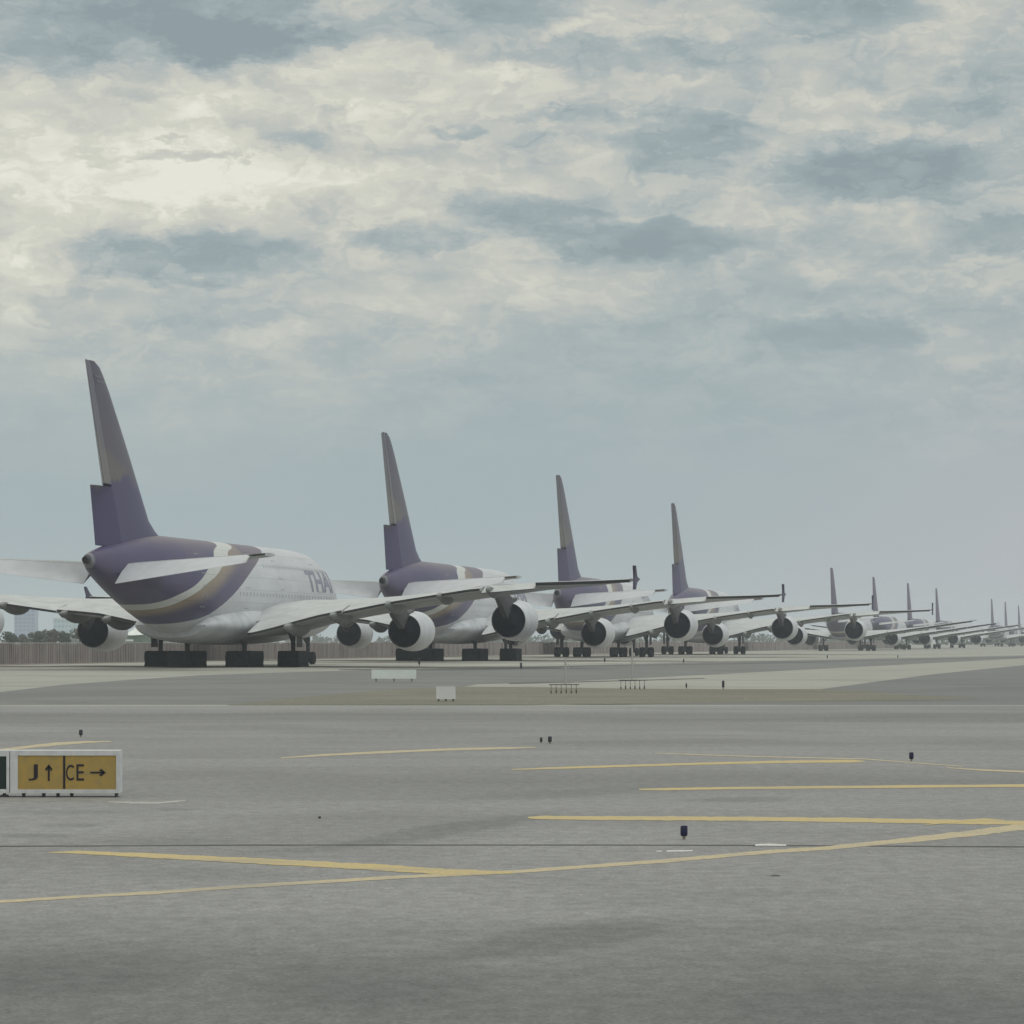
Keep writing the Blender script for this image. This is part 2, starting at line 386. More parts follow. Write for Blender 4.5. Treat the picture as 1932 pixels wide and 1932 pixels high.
def wheel_mesh(bm, x, y, z, r, w, mi=0):
    n = 24
    P = [(-w/2, r*.55), (-w/2, r*.88), (-w*.38, r*.98), (0, r), (w*.38, r*.98), (w/2, r*.88), (w/2, r*.55), (w*.3, r*.5)]
    rings = [[(x+a, y+rr*math.cos(2*PI*i/n), z+rr*math.sin(2*PI*i/n)) for i in range(n)] for a, rr in P]
    loft(bm, rings, mi=mi)
def gear(sp, root, y, s, axles, r, half, top, tarp, twin_w=.52, door=True):
    """one landing-gear leg: strut, bogie beam, wheels (or a tarp over the bogie)"""
    Y = sp['ref']-s
    bm = bmesh.new()
    tube(bm, (y, Y, top), (y, Y, r+.55), .24, .2)
    tube(bm, (y, Y, r+.7), (y, Y, r), .15, .15)
    sp_len = max(axles)-min(axles)
    if sp_len > 0: tube(bm, (y, Y+max(axles), r), (y, Y+min(axles), r), .16)
    tube(bm, (y, Y-1.4, top), (y, Y, r+1.1), .10)
    tube(bm, (y+(.9 if y < 0 else -.9), Y+.2, top), (y, Y, r+1.2), .09)
    for a in axles: tube(bm, (y-half, Y+a, r), (y+half, Y+a, r), .09)
    if len(axles) > 1: box(bm, y-half*.55, y+half*.55, Y+min(axles)-.35, Y+max(axles)+.35, r-.28, r+.42)
    g = obj('landing_gear', bm, M['strut'], root)
    for a in axles:
        for q in (-1, 1):
            bm = bmesh.new(); wheel_mesh(bm, y+q*half, Y+a, r, r, twin_w); obj('wheel', bm, M['tyre'], g, True)
    if door:
        bm = bmesh.new(); box(bm, y+(.55 if y > 0 else -.62), y+(.62 if y > 0 else -.55), Y-.9, Y+.9, r*2+.35, top); obj('gear_door', bm, M['pylon'], g)
    if tarp:
        bm = bmesh.new()
        hx = half+twin_w/2+.1; y0, y1 = Y+min(axles)-r-.12, Y+max(axles)+r+.12
        rings = []
        for k, (zz, gx) in enumerate(((.02, .05), (.35, 0.), (.8, .02), (r*2-.12, -.02), (r*2+.02, -.14))):
            P = []
            nx, ny = 5, 12
            pts = [(-hx+2*hx*i/nx, y0-Y) for i in range(nx)]+[(hx, y0-Y+(y1-y0)*i/ny) for i in range(ny)]+[(hx-2*hx*i/nx, y1-Y) for i in range(nx)]+[(-hx, y1-Y-(y1-y0)*i/ny) for i in range(ny)]
            for px, py in pts:
                v = Vector((px, py, 0)).normalized()
                wob = .07*noise.noise(Vector((px*1.7+y, py*1.7, zz*1.5)))
                P.append((y+px+v.x*(gx+wob), Y+py+v.y*(gx+wob), zz+(.05*noise.noise(Vector((px*2, py*2, 3.))) if k > 2 else 0)))
            rings.append(P)
        loft(bm, rings, cap0=False)
        obj('wheel_tarp', bm, M['tarp'], g, True)
    return g

def surface(sp, hinge_a, hinge_b, ca, cb, ang, axis, thick=(.22, .1), n=8):
    """a flat tapered control surface hung from a hinge line a->b (s,y,z); ca/cb chords, turned by ang about the hinge"""
    bm = bmesh.new(); rings = []
    for i in range(n+1):
        k = i/n
        h = [hinge_a[j]+(hinge_b[j]-hinge_a[j])*k for j in range(3)]
        c = ca+(cb-ca)*k; th = thick[0]+(thick[1]-thick[0])*k
        P = []
        for f, q in ((0, 1), (.5, .62), (1, .06), (1, -.06), (.5, -.62), (0, -1)):
            r = f*c; o_ = q*th
            ds = r*math.cos(ang)-o_*math.sin(ang)*0; off = r*math.sin(ang)
            if axis == 'y': P.append((h[1]+off+o_, sp['ref']-(h[0]+ds), h[2]))
            else: P.append((h[1], sp['ref']-(h[0]+ds), h[2]-off+o_))
        rings.append(P)
    loft(bm, rings); return bm

def text_mesh(body, size=1., bold=0.):
    cu = bpy.data.curves.new('t', 'FONT'); cu.body = body; cu.size = size; cu.offset = bold; cu.resolution_u = 4
    o = bpy.data.objects.new('t', cu); COL.objects.link(o)
    bpy.context.view_layer.update()
    me = bpy.data.meshes.new_from_object(o.evaluated_get(bpy.context.evaluated_depsgraph_get()))
    bpy.data.objects.remove(o); bpy.data.curves.remove(cu)
    bm = bmesh.new(); bm.from_mesh(me); bpy.data.meshes.remove(me); return bm

def window_at(bm, sp, side, z, s, w, h):
    P = [bm.verts.new((side*(section(sp, s+a, z+b)+.012), sp['ref']-(s+a), z+b)) for (a, b) in ((-w/2, -h*.3), (-w*.3, -h/2), (w*.3, -h/2), (w/2, -h*.3), (w/2, h*.3), (w*.3, h/2), (-w*.3, h/2), (-w/2, h*.3))]
    bm.faces.new(P)
def windows(sp, root_f, z, s0, s1, step, w=.28, h=.38):
    s = s0
    while s < s1:
        bm = bmesh.new(); window_at(bm, sp, 1, z, s, w, h); obj('window', bm, M['glass'], root_f); s += step
def port_windows(sp, root_f, rows):
    bm = bmesh.new()
    for z, s0, s1, step in rows:
        s = s0
        while s < s1: window_at(bm, sp, -1, z, s, .28, .36); s += step
    o = obj('window_row', bm, M['glass'], root_f); o['kind'] = 'stuff'
def door(sp, root_f, side, s, zc, hh):
    bm = bmesh.new(); A, B = [], []
    for k, L in ((0, A), (.06, B)):
        x, y = .55-k, hh/2-k
        for a, b in ((-x, -y), (0, -y), (x, -y), (x, 0), (x, y), (0, y), (-x, y), (-x, 0)): L.append(bm.verts.new((side*(section(sp, s+a, zc+b)+.014), sp['ref']-(s+a), zc+b)))
    for i in range(8): j = (i+1) % 8; bm.faces.new((A[i], A[j], B[j], B[i]))
    obj('door', bm, mat('door_edge', (.34, .35, .36)), root_f)

def fuselage(sp, root, m):
    bm = bmesh.new(); L = sp['top'][-1][0]
    ss = [0, .3, .7, 1.2, 2, 3, 4.2, 5.5, 7, 8.5, 10, 12, 14]+frange(16, L-26, 14)+frange(L-25, L, 40)
    loft(bm, [ring(sp, s) for s in ss])
    return obj('fuselage', bm, m, root, True)

def build_a380():
    sp = A380; root = empty('parked_airliner', (0, 0, 0))
    fl = livery_mat('livery_body', 72.5)
    fm = fin_mat('livery_fin', 10.5, 24.)
    fus = fuselage(sp, root, fl)
    windows(sp, fus, 6.45, 8, 41, 1.06, .3, .36); windows(sp, fus, 9.1, 9, 32, 1.06, .26, .34)
    port_windows(sp, fus, [(6.45, 8, 41, 1.06), (9.1, 9, 32, 1.06)])
    for side in (1, -1):
        for s, zc, hh in ((50.5, 6.1, 1.9), (38.5, 6.1, 1.9), (27, 6.1, 1.9), (13.5, 6.1, 1.9), (50.5, 8.85, 1.7), (27, 8.85, 1.7), (13.5, 8.85, 1.7)): door(sp, fus, side, s, zc, hh)
    # auxiliary exhaust at the very end of the tail
    bm = bmesh.new(); lathe(bm, 0, 8.62, [(70.5, .36), (71.25, .30), (71.3, .24), (70.9, .2), (70.9, .01)], sp, 20); obj('exhaust_pipe', bm, M['dark'], fus, True)
    # belly fairing
    bm = bmesh.new(); rings = []
    for s in frange(17, 49.5, 30):
        k = math.sin(PI*min(1, max(0, (s-17)/32.5)))**.38
        k = max(k, .02); P = []
        for i in range(48):
            a = 2*PI*i/48; c, q = math.cos(a), math.sin(a)
            w = 3.0+1.30*k; top = 3.6+2.2*k; bot = 2.6-.64*k
            zm = 3.7
            P.append((w*c, 72.5-s, zm+((top-zm) if q > 0 else (zm-bot))*q))
        rings.append(P)
    loft(bm, rings); obj('belly_fairing', bm, mat('belly_white', (.52, .54, .57), .42, var=.3, vscale=.5), root, True)
    # title on the starboard side
    bm = text_mesh('THAI', 1., .03)
    xs = [v.co.x for v in bm.verts]; ys = [v.co.y for v in bm.verts]; x0, x1, y0, y1 = min(xs), max(xs), min(ys), max(ys)
    for k in range(1, 12):
        co = Vector((0, y0+(y1-y0)*k/12, 0))
        bmesh.ops.bisect_plane(bm, geom=bm.verts[:]+bm.edges[:]+bm.faces[:], plane_co=co, plane_no=(0, 1, 0))
    for v in bm.verts:
        fx, fz = (v.co.x-x0)/(x1-x0), (v.co.y-y0)/(y1-y0)
        s = 17.6-fx*9.6; z = 7.0+fz*2.05
        v.co = (section(sp, s, z)+.016, 72.5-s, z)
    obj('title_lettering', bm, M['letter'], fus)
    # wings
    W = [(2.0, 20.0, 42.4, 4.1, 2.9, 1.9, .9), (5, 22.2, 42.2, 4.35, 3.05, 1.95, .95), (6.5, 23.3, 42.0, 4.5, 3.4, 1.9, .9), (9, 25.2, 41.8, 4.8, 4.1, 1.45, .75), (11, 26.7, 41.8, 5.0, 4.6, 1.2, .7), (13, 28.1, 41.8, 5.2, 4.98, 1.0, .62), (18, 31.6, 43.3, 5.7, 5.85, .62, .5),
         (25, 36.4, 45.4, 6.3, 6.8, .38, .36), (31, 40.5, 47.3, 6.85, 7.22, .24, .27), (36, 44.1, 48.9, 7.15, 7.3, .17, .2), (39.7, 46.6, 50.0, 7.42, 7.42, .1, .1)]
    W_star = W
    lift = lambda y: interp([(0, .85), (6.5, .85), (9, .65), (11, .35), (14, 0)], y)     # the port inboard flap sits higher
    W_port = [(y, a, b, c, d+lift(y), e, f) for y, a, b, c, d, e, f in W]
    for side in (1, -1):
        W = W_star if side > 0 else W_port
        ys = [2, 3, 4, 5, 6, 7, 8, 9, 10, 11, 12, 13, 14.5, 16, 18, 20, 22.5, 25, 28, 31, 34, 36, 38, 39.7]
        w = obj('wing', wing_mesh(sp, W, ys, side, 0, .80), M['wing'], root, True)
        for nm, a, b, dr in (('flap', 4.6, 12.9, 0.), ('flap', 13.05, 25.9, .12), ('aileron', 26.05, 30.9, .52), ('aileron', 31.0, 39.3, .03)):
            fy = [a]+[q for q in ys if a < q < b]+[b]
            obj(nm, wing_mesh(sp, W, fy, side, .803, 1.0, te_mi=1, edge=.26 if a > 30 else .06 if nm == 'aileron' else .2, droop=dr), M['wing'], w, True, mats=[M['wing'], M['edge_shade']])
        for (fy, ln, dp, wd) in ((8.2, 9.5, 1.15, .55), (12.2, 8.5, 1.0, .5), (17.4, 8.0, .95, .42), (22.2, 6.5, .8, .36), (26.7, 5.6, .75, .32)):
            le, te, zl, zt, up, lo = station(W, fy); bm = bmesh.new(); rings = []
            for i in range(13):
                k = i/12; s = te-ln*.84+ln*k
                cx = (s-le)/(te-le); zb = zl+(zt-zl)*min(cx, 1.0)-(FS(min(max(cx, 0), 1))*lo*.6)
                e = math.sin(PI*min(max(k, .01), .985))**.6
                dd = dp*e*(1-.0*k); ww = wd*e
                sag = .35*max(0, k-.7)/.3*dp*.6
                ztop = zb-.02 if k < .84 else zb-.10-sag*.5
                rings.append([(side*fy+ww*math.cos(a)*(1. if math.sin(a) < 0 else .9), 72.5-s, ztop-sag*.4+(math.sin(a)*dd if math.sin(a) < 0 else math.sin(a)*.05)) for a in [2*PI*j/14 for j in range(14)]])
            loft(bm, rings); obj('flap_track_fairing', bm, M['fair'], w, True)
        # wingtip fence: an arrow-shaped plate above and below the tip
        bm = bmesh.new()
        out = [(47.2, 7.42), (48.8, 7.62), (50.2, 8.50), (50.55, 8.48), (50.2, 7.45), (50.45, 6.55), (50.1, 6.52), (48.8, 7.15)]
        for x_, r_ in ((39.66, 0), (39.78, 0)): pass
        a = [bm.verts.new((side*39.69, 72.5-s, z)) for s, z in out]; b = [bm.verts.new((side*(39.80+abs(z-7.4)*.12), 72.5-s, z)) for s, z in out]
        bm.faces.new(a); bm.faces.new(list(reversed(b)))
        for i in range(len(out)):
            j = (i+1) % len(out); bm.faces.new((a[i], a[j], b[j], b[i]))
        obj('wingtip_fence', bm, M['fence_tip'], w)
        engine(sp, root, side, 14.9, 3.22, 26.6, 1.86, 1.48, 5.2, 5.15, 29)
        engine(sp, root, side, 25.5, 4.15, 31.2, 1.86, 1.50, 5.2, 6.35, 36, .40)
        # tailplane
        Hf = [(.4, 57.5, 67.9, 8.15, 8.1, .5, .42), (14.2, 67.6, 71.6, 8.98, 9.02, .14, .12)]
        tp = obj('tailplane', wing_mesh(sp, Hf, frange(.4, 14.2, 10), side, 0, .70), M['wing'], root, True)
        def hs(y): return station(Hf, y)
        def hinge(y):
            le, te, zl, zt, up, lo = hs(y); return (le+(te-le)*.71, side*y, zl+(zt-zl)*.7)
        a_, b_ = hinge(1.3), hinge(12.9)
        obj('elevator', surface(sp, a_, b_, 3.1, 1.35, R(26), 'z', (.26, .08)), mat('elevator_grey', (.54, .56, .60), .45, var=.1), tp, True)
        a_, b_ = hinge(13.0), hinge(14.2)
        obj('tip_shade', surface(sp, a_, b_, 1.3, 1.15, R(1), 'z', (.08, .06), 3), M['edge_shade'], tp, True)  # black stands in for shade on the tip's edge and underside
    # fin with split rudder
    z0, z1 = 9.6, 24.1
    LE = [(9.6, 49.8), (10.9, 52.6), (11.3, 54.0), (12.2, 55.9), (15, 58.65), (17.1, 60.7), (19.4, 63.05), (22, 65.75), (23.2, 67.2), (23.8, 68.1), (24.15, 69.4)]
    TE = [(9.6, 67.95), (20, 71.1), (24.2, 72.95)]
    HG = [(9.6, 63.6), (24.2, 70.75)]
    def fin_ring(z):
        le, hg = interp(LE, z), interp(HG, z); c = hg-le; tmax = .62-.40*(z-z0)/(z1-z0); P = []
        xs = [0, .03, .1, .25, .45, .7, 1.]
        for k in xs: P.append((tmax*min(1, FS(k*.62)*.98), 72.5-(le+c*k), z))
        for k in reversed(xs[1:]): P.append((-tmax*min(1, FS(k*.62)*.98), 72.5-(le+c*k), z))
        return P
    bm = bmesh.new(); loft(bm, [fin_ring(z) for z in [9.6, 10.4, 10.9, 11.1, 11.4, 12.2, 13.5, 15, 17.1, 19.4, 21, 22, 22.7, 23.2, 23.55, 23.8, 24.0, 24.15]])
    fin = obj('tail_fin', bm, fm, root, True)
    def rud(za, zb, ang):
        ha, hb = interp(HG, za)+.04, interp(HG, zb)+.04
        return surface(sp, (ha, 0, za), (hb, 0, zb), interp(TE, za)-ha, interp(TE, zb)-hb, ang, 'y', (.50-.3*(za-9.6)/14.5, .50-.3*(zb-9.6)/14.5), 6)
    obj('rudder', rud(9.85, 14.55, R(-4)), fm, fin, True)
    obj('rudder', rud(14.68, 24.05, R(15)), fm, fin, True)
    bm = bmesh.new()
    for q in (22.95, 22.6):
        for side in (1,):
            s0 = interp(LE, q)+.9
            bm.faces.new([bm.verts.new((side*.27, 72.5-a, b)) for a, b in ((s0, q), (s0+2.0, q), (s0+2.0, q+.12), (s0, q+.12))])
    obj('registration_bars', bm, mat('pale_mark', (.2, .19, .23)), fin)
    # landing gear: two under the wings, two under the body, one at the nose
    for side in (1, -1):
        gear(sp, root, side*6.2, 33.1, (-.85, .85), .70, .62, 4.2, True)
        gear(sp, root, side*2.65, 36.4, (-1.65, 0, 1.65), .70, .68, 2.6, True, door=False)
    gear(sp, root, 0, 5.0, (0,), .62, .45, 3.2, False, door=False)
    return root

def build_777():
    sp = B777; root = empty('parked_airliner', (0, 0, 0))
    fl = livery_mat('livery_body_twin', 62.4, ds=8.5, zs=1.28, zo=-.35)
    fm = fin_mat('livery_fin_twin', 9., 18.5, False)
    fus = fuselage(sp, root, fl)
    windows(sp, fus, 6.1, 9, 50, 1.6, .3, .36)
    W = [(1.5, 18.5, 37.0, 3.3, 2.9, 1.3, .7), (4, 20.8, 36.2, 3.5, 3.2, 1.3, .7), (9.5, 25.6, 35.6, 4.1, 4.2, .75, .55), (16, 30.2, 37.6, 4.9, 5.1, .45, .4), (24, 36, 40.4, 6.0, 6.2, .25, .25), (30.4, 40.6, 42.8, 6.95, 7.0, .08, .08)]
    for side in (1, -1):
        ys = [1.5, 3, 4, 5.5, 7.5, 9.5, 12, 14, 16, 18, 21, 24, 27, 30.4]
        w = obj('wing', wing_mesh(sp, W, ys, side, 0, .80), M['wing'], root, True)
        for nm, a, b in (('flap', 3.8, 9.3), ('flap', 9.6, 21.9), ('aileron', 22.1, 29.5)):
            fy = [a]+[q for q in ys if a < q < b]+[b]
            obj(nm, wing_mesh(sp, W, fy, side, .803, 1.0, te_mi=1, edge=.34), M['wing'], w, True, mats=[M['wing'], M['edge_shade']])
        for fy in (7.2, 13.5, 19.):
            le, te, zl, zt, up, lo = station(W, fy); bm = bmesh.new()
            rings = [[(side*fy+.3*e*math.cos(a), 62.4-s, zt-.1+(.7*e*math.sin(a) if math.sin(a) < 0 else 0)) for a in [2*PI*j/10 for j in range(10)]] for s, e in ((te-5, .1), (te-3.5, .8), (te-1.5, 1), (te+.3, .6), (te+1, .1))]
            loft(bm, rings); obj('flap_track_fairing', bm, M['fair'], w, True)
        engine(sp, root, side, 9.6, 2.85, 26.5, 1.75, 1.42, 5.4, 4.1, 26)
        Hf = [(.4, 52.8, 60.6, 6.6, 6.5, .35, .3), (10.7, 60.6, 63.3, 7.5, 7.5, .1, .1)]
        tp = obj('tailplane', wing_mesh(sp, Hf, frange(.4, 10.7, 8), side, 0, .70), M['wing'], root, True)
        def hinge(y):
            le, te, zl, zt, up, lo = station(Hf, y); return (le+(te-le)*.71, side*y, zl+(zt-zl)*.7)
        obj('elevator', surface(sp, hinge(1.4), hinge(10.4), 2.1, .8, R(8), 'z', (.18, .06)), M['wing'], tp, True)
        gear(sp, root, side*5.5, 32.4, (-1.45, 0, 1.45), .66, .65, 3.6, False)
    gear(sp, root, 0, 6.5, (0,), .52, .3, 2.9, False, door=False)
    LE = [(7.6, 47.2), (8.7, 50.0), (9.3, 51.0), (18.0, 58.3), (18.5, 59.6)]; HG = [(7.6, 57.2), (18.5, 61.2)]; TE = [(7.6, 60.3), (18.5, 62.6)]
    def fr(z):
        le, hg = interp(LE, z), interp(HG, z); c = hg-le; tm = .5-.3*(z-7.6)/10.9
        xs = [0, .05, .2, .5, 1.]
        return [(tm*min(1, FS(k*.62)), 62.4-(le+c*k), z) for k in xs]+[(-tm*min(1, FS(k*.62)), 62.4-(le+c*k), z) for k in reversed(xs[1:])]
    bm = bmesh.new(); loft(bm, [fr(z) for z in (7.6, 8.3, 8.8, 9.3, 12, 15, 17.5, 18.0, 18.35, 18.5)]); fin = obj('tail_fin', bm, fm, root, True)
    obj('rudder', surface(sp, (interp(HG, 8.4)+.03, 0, 8.4), (interp(HG, 18.4)+.03, 0, 18.4), 3.0, 1.3, R(2), 'y', (.40, .18)), fm, fin, True)
    return root

HEAD = .1949
def place(root, X, D, a=HEAD, label='', group=None):
    root.location = (X, D, 0); root.rotation_euler = (0, 0, -a)
    tag(root, label, 'airplane', group or 'purple tailed airliners parked nose to tail')

jumbo = build_a380()
P1 = (-33.33, 231.32); STEP = (19.473, 80.822)
jl = ['nearest and largest double-deck airliner, whole purple tail at the left edge of the photo', 'second double-deck airliner, its tail rising over the nearest jet\'s right wing',
      'third double-deck airliner from the left, purple fin over the second jet\'s engines', 'fourth and farthest double-deck airliner, just left of the gap before the smaller jets']
roots = [jumbo]+[copy_tree(jumbo) for _ in range(3)]
for k, r_ in enumerate(roots): place(r_, P1[0]+STEP[0]*k, P1[1]+STEP[1]*k, HEAD, jl[k])
# the two farther jumbos stand on bare wheels
for r_ in roots[2:]:
    for g_ in [o for o in S.objects if o.parent == r_ and o.name.startswith('landing_gear')]:
        for w_ in [o for o in S.objects if o.parent == g_ and o.name.startswith('wheel_tarp')]: bpy.data.objects.remove(w_)
twin = build_777()
tw = [(70.4, 663), (91.4, 760), (110.7, 840), (130.7, 925), (185.4, 1160), (205., 1247), (231., 1368)]
tl = ['tallest and nearest of the smaller twin-engined jets, first thin tail right of the gap', 'second thin purple tail of the twin-engined jets right of the gap',
      'third thin purple tail of the twin-engined jets, left of the fourth', 'fourth thin tail, last one before the gap near the right edge',
      'leftmost of the three tiny faded tails at the right edge', 'middle one of the three tiny faded tails at the right edge', 'rightmost and smallest tail, at the right edge of the photo']
tr = [twin]+[copy_tree(twin) for _ in range(6)]
for k, r_ in enumerate(tr): place(r_, tw[k][0], tw[k][1], .235, tl[k])

# ------------------------------------------------------------------ ground
def G(u, v):
    d = CH*F/(v-HOR); return ((u-966)/F*d, d)
def sheet(name, pts, z, m, kind='structure'):
    bm = bmesh.new(); bm.faces.new([bm.verts.new((x, y, z)) for x, y in pts])
    bmesh.ops.triangulate(bm, faces=bm.faces)
    o = obj(name, bm, m); o['kind'] = kind
    for f in o.data.polygons:
        if f.normal.z < 0: f.flip() if hasattr(f, 'flip') else None
    return o
def ground_mat(name, c1, c2, c3, grain=.12, streak=.6, near=False, rub=False):
    m = bpy.data.materials.new(name); m.use_nodes = True; t = NT(m.node_tree); b = t.n['Principled BSDF']
    b.inputs['Roughness'].default_value = .85; b.inputs['Specular IOR Level'].default_value = .25
    geo = t.new('ShaderNodeNewGeometry'); x, y, z = t.sep(geo.outputs['Position'])
    v1 = t.noise(t.xyz(t.m('MULTIPLY', x, .035), t.m('MULTIPLY', y, .16)), 1., 5, .6, .5)       # long sideways streaks
    v2 = t.noise(t.xyz(t.m('MULTIPLY', x, .35), t.m('MULTIPLY', y, .5), 3.), 1., 5, .62)
    v3 = t.noise(t.xyz(x, y), 26., 3, .7)                                                        # aggregate grain
    v4 = t.noise(t.xyz(t.m('MULTIPLY', x, .5), t.m('MULTIPLY', y, .9), 8.), 3.2, 4, .7)
    v6 = t.noise(t.xyz(t.m('MULTIPLY', x, .06), t.m('MULTIPLY', y, .55), 6.), 1., 6, .68, .3)
    c = t.mix(t.ss(v1, .36, .66, 0, streak), c1+(1,), c2+(1,))
    c = t.mix(t.ss(v2, .45, .75, 0, .4), c, c3+(1,))
    c = t.mix(t.m('MULTIPLY', t.ss(v6, .50, .72, 0, .38), t.ss(y, 25, 70, .35, 1.)), c, tuple(q*.62 for q in c1)+(1,))
    c = t.mix(t.m('MULTIPLY', t.ss(v6, .44, .30, 0, .35), t.ss(y, 25, 70, .3, 1.)), c, tuple(min(1, q*1.22) for q in c1)+(1,))
    c = t.mix(t.ss(v4, .62, .78, 0, .35), c, tuple(q*.55 for q in c1)+(1,))
    v5 = t.noise(t.xyz(t.m('MULTIPLY', x, .12), t.m('MULTIPLY', y, .13), 4.), 1., 3, .5, .8)
    c = t.mix(t.ss(v5, .40, .66, 0, .30), c, tuple(q*.5 for q in c1)+(1,))
    if near:
        for (u, v, ru, rv, sl, k) in ((860, 1566, 210, 15, -.17, .42), (640, 1600, 200, 9, -.10, .22), (1390, 1512, 90, 7, -.05, .35), (1060, 1500, 260, 9, -.06, .25), (700, 1850, 260, 55, 0, .5), (120, 1840, 260, 60, 0, .45), (1050, 1775, 230, 30, -.2, .38),
                                      (1650, 1900, 350, 50, 0, .35), (330, 1590, 150, 6, 0, .22), (60, 1580, 90, 5, 0, .32), (140, 1560, 60, 4, 0, .3), (350, 1652, 220, 14, .05, .25), (1300, 1700, 300, 16, -.05, .18), (120, 1535, 160, 5, 0, .25), (330, 1530, 60, 3, 0, .3)):
            # stains and tyre sweeps at fixed places on the slab
            d0 = CH*F/(v-HOR); x0 = (u-966)/F*d0; rx = ru/F*d0; ry = rv*d0*d0/(CH*F); ang = math.atan2(-sl*ru*d0*d0/(CH*F)*1., rx)
            ca_, sa_ = math.cos(ang), math.sin(ang)
            if abs(sl) > 0: rx = math.hypot(rx, sl*ru*d0*d0/(CH*F)); ry = ry*ca_
            dx = t.m('SUBTRACT', x, x0); dy = t.m('SUBTRACT', y, d0)
            a_ = t.m('MULTIPLY', t.m('ADD', t.m('MULTIPLY', dx, ca_), t.m('MULTIPLY', dy, sa_)), 1/rx)
            b_ = t.m('MULTIPLY', t.m('ADD', t.m('MULTIPLY', dx, -sa_), t.m('MULTIPLY', dy, ca_)), 1/ry)
            q_ = t.m('ADD', t.m('ADD', t.m('MULTIPLY', a_, a_), t.m('MULTIPLY', b_, b_)), t.m('MULTIPLY', t.m('SUBTRACT', v2, .5), 2.2))
            c = t.mix(t.ss(q_, 1.5, 0., 0., k), c, (.095, .104, .104, 1))
        # colour darkens towards the camera: a patchy edge about 25 m away
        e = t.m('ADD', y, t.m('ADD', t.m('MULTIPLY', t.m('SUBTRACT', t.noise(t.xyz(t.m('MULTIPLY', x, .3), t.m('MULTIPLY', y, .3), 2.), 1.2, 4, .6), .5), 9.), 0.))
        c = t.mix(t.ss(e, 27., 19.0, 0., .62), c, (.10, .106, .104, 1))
    if rub:
        for (ya, yb, yc, yd, k) in ((83, 88, 94, 100, .38), (47, 50, 54, 57, .16), (66, 69, 71, 74, .12)):
            w_ = t.m('ADD', y, t.m('MULTIPLY', t.m('SUBTRACT', v1, .5), 10))
            c = t.mix(t.m('MULTIPLY', t.m('MULTIPLY', t.ss(w_, ya, yb), t.ss(w_, yc, yd, 1., 0.)), k), c, tuple(q*.4 for q in c1)+(1,))
    g = t.m('MULTIPLY', t.ss(v3, .25, .75, 1-grain*1.6, 1+grain*1.6), t.ss(t.noise(t.xyz(x, t.m('MULTIPLY', y, .7)), 5., 4, .7), .3, .7, 1-grain*.9, 1+grain*.9))
    c = t.mix(1., c, t.xyz(g, g, g), 'MULTIPLY')
    t.l.new(c, b.inputs['Base Color'])
    bn = t.new('ShaderNodeBump'); bn.inputs['Strength'].default_value = .25; bn.inputs['Distance'].default_value = .01
    t.l.new(v3, bn.inputs['Height']); t.l.new(bn.outputs[0], b.inputs['Normal'])
    return m
m_conc = ground_mat('pale_concrete', (.345, .34, .305), (.27, .268, .245), (.40, .39, .35), .10)
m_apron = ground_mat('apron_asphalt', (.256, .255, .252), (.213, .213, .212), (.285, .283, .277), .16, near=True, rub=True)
m_taxi = ground_mat('taxiway_asphalt', (.192, .192, .19), (.162, .165, .166), (.213, .211, .206), .10)
m_grass = ground_mat('dry_verge', (.195, .185, .15), (.155, .152, .122), (.235, .22, .18), .25)
m_dirt = ground_mat('fence_foot_dirt', (.20, .165, .14), (.16, .14, .12), (.24, .2, .17), .2)

sheet('ground', [(-3000, -30), (4000, -30), (4000, 9000), (-3000, 9000)], 0., m_conc)
edge = G(0, 1333)[1]
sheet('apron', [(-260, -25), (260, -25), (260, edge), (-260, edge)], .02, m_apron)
sheet('apron_edge', [(-260, edge+.003), (260, edge+.003), (260, edge+1.9), (-260, edge+1.9)], .016, ground_mat('edge_concrete', (.33, .325, .30), (.28, .28, .26), (.36, .35, .32), .1))
pt = [G(-350, 1332.), G(-150, 1316), G(0, 1306), G(120, 1292), G(230, 1284), G(380, 1274), G(560, 1268), G(700, 1264.5), G(900, 1259.5), G(1100, 1255), G(1300, 1250), G(1500, 1246), G(1700, 1242), G(1932, 1237), G(2100, 1234.),
      G(2100, 1236.5), G(1932, 1242), G(1700, 1254), G(1571, 1260.5), G(1450, 1267), G(1320, 1273.5), G(1184, 1280), G(1060, 1286), G(900, 1291), G(820, 1306), G(760, 1332.), G(340, 1332.)]
sheet('taxiway', pt, .008, m_taxi)
pt = [G(430, 1330.5), G(600, 1313), G(720, 1302), G(860, 1296), G(1000, 1297), G(1180, 1299.5), G(1400, 1301), G(1540, 1301), G(1640, 1304), G(1700, 1311), G(1850, 1318), G(1750, 1322), G(1500, 1325), G(1180, 1329.), G(1000, 1331.5), G(430, 1331.5)]
sheet('grass_verge', pt, .016, m_grass)
pt = [G(1000, 1331.8), G(1180, 1329.5), G(1480, 1320), G(1540, 1302), G(1649, 1287), G(1765, 1272), G(1932, 1255), G(2300, 1234), G(3300, 1240), G(3300, 1331.8)]
sheet('taxiway_branch', pt, .012, ground_mat('branch_asphalt', (.18, .183, .182), (.15, .153, .154), (.20, .20, .197), .12))

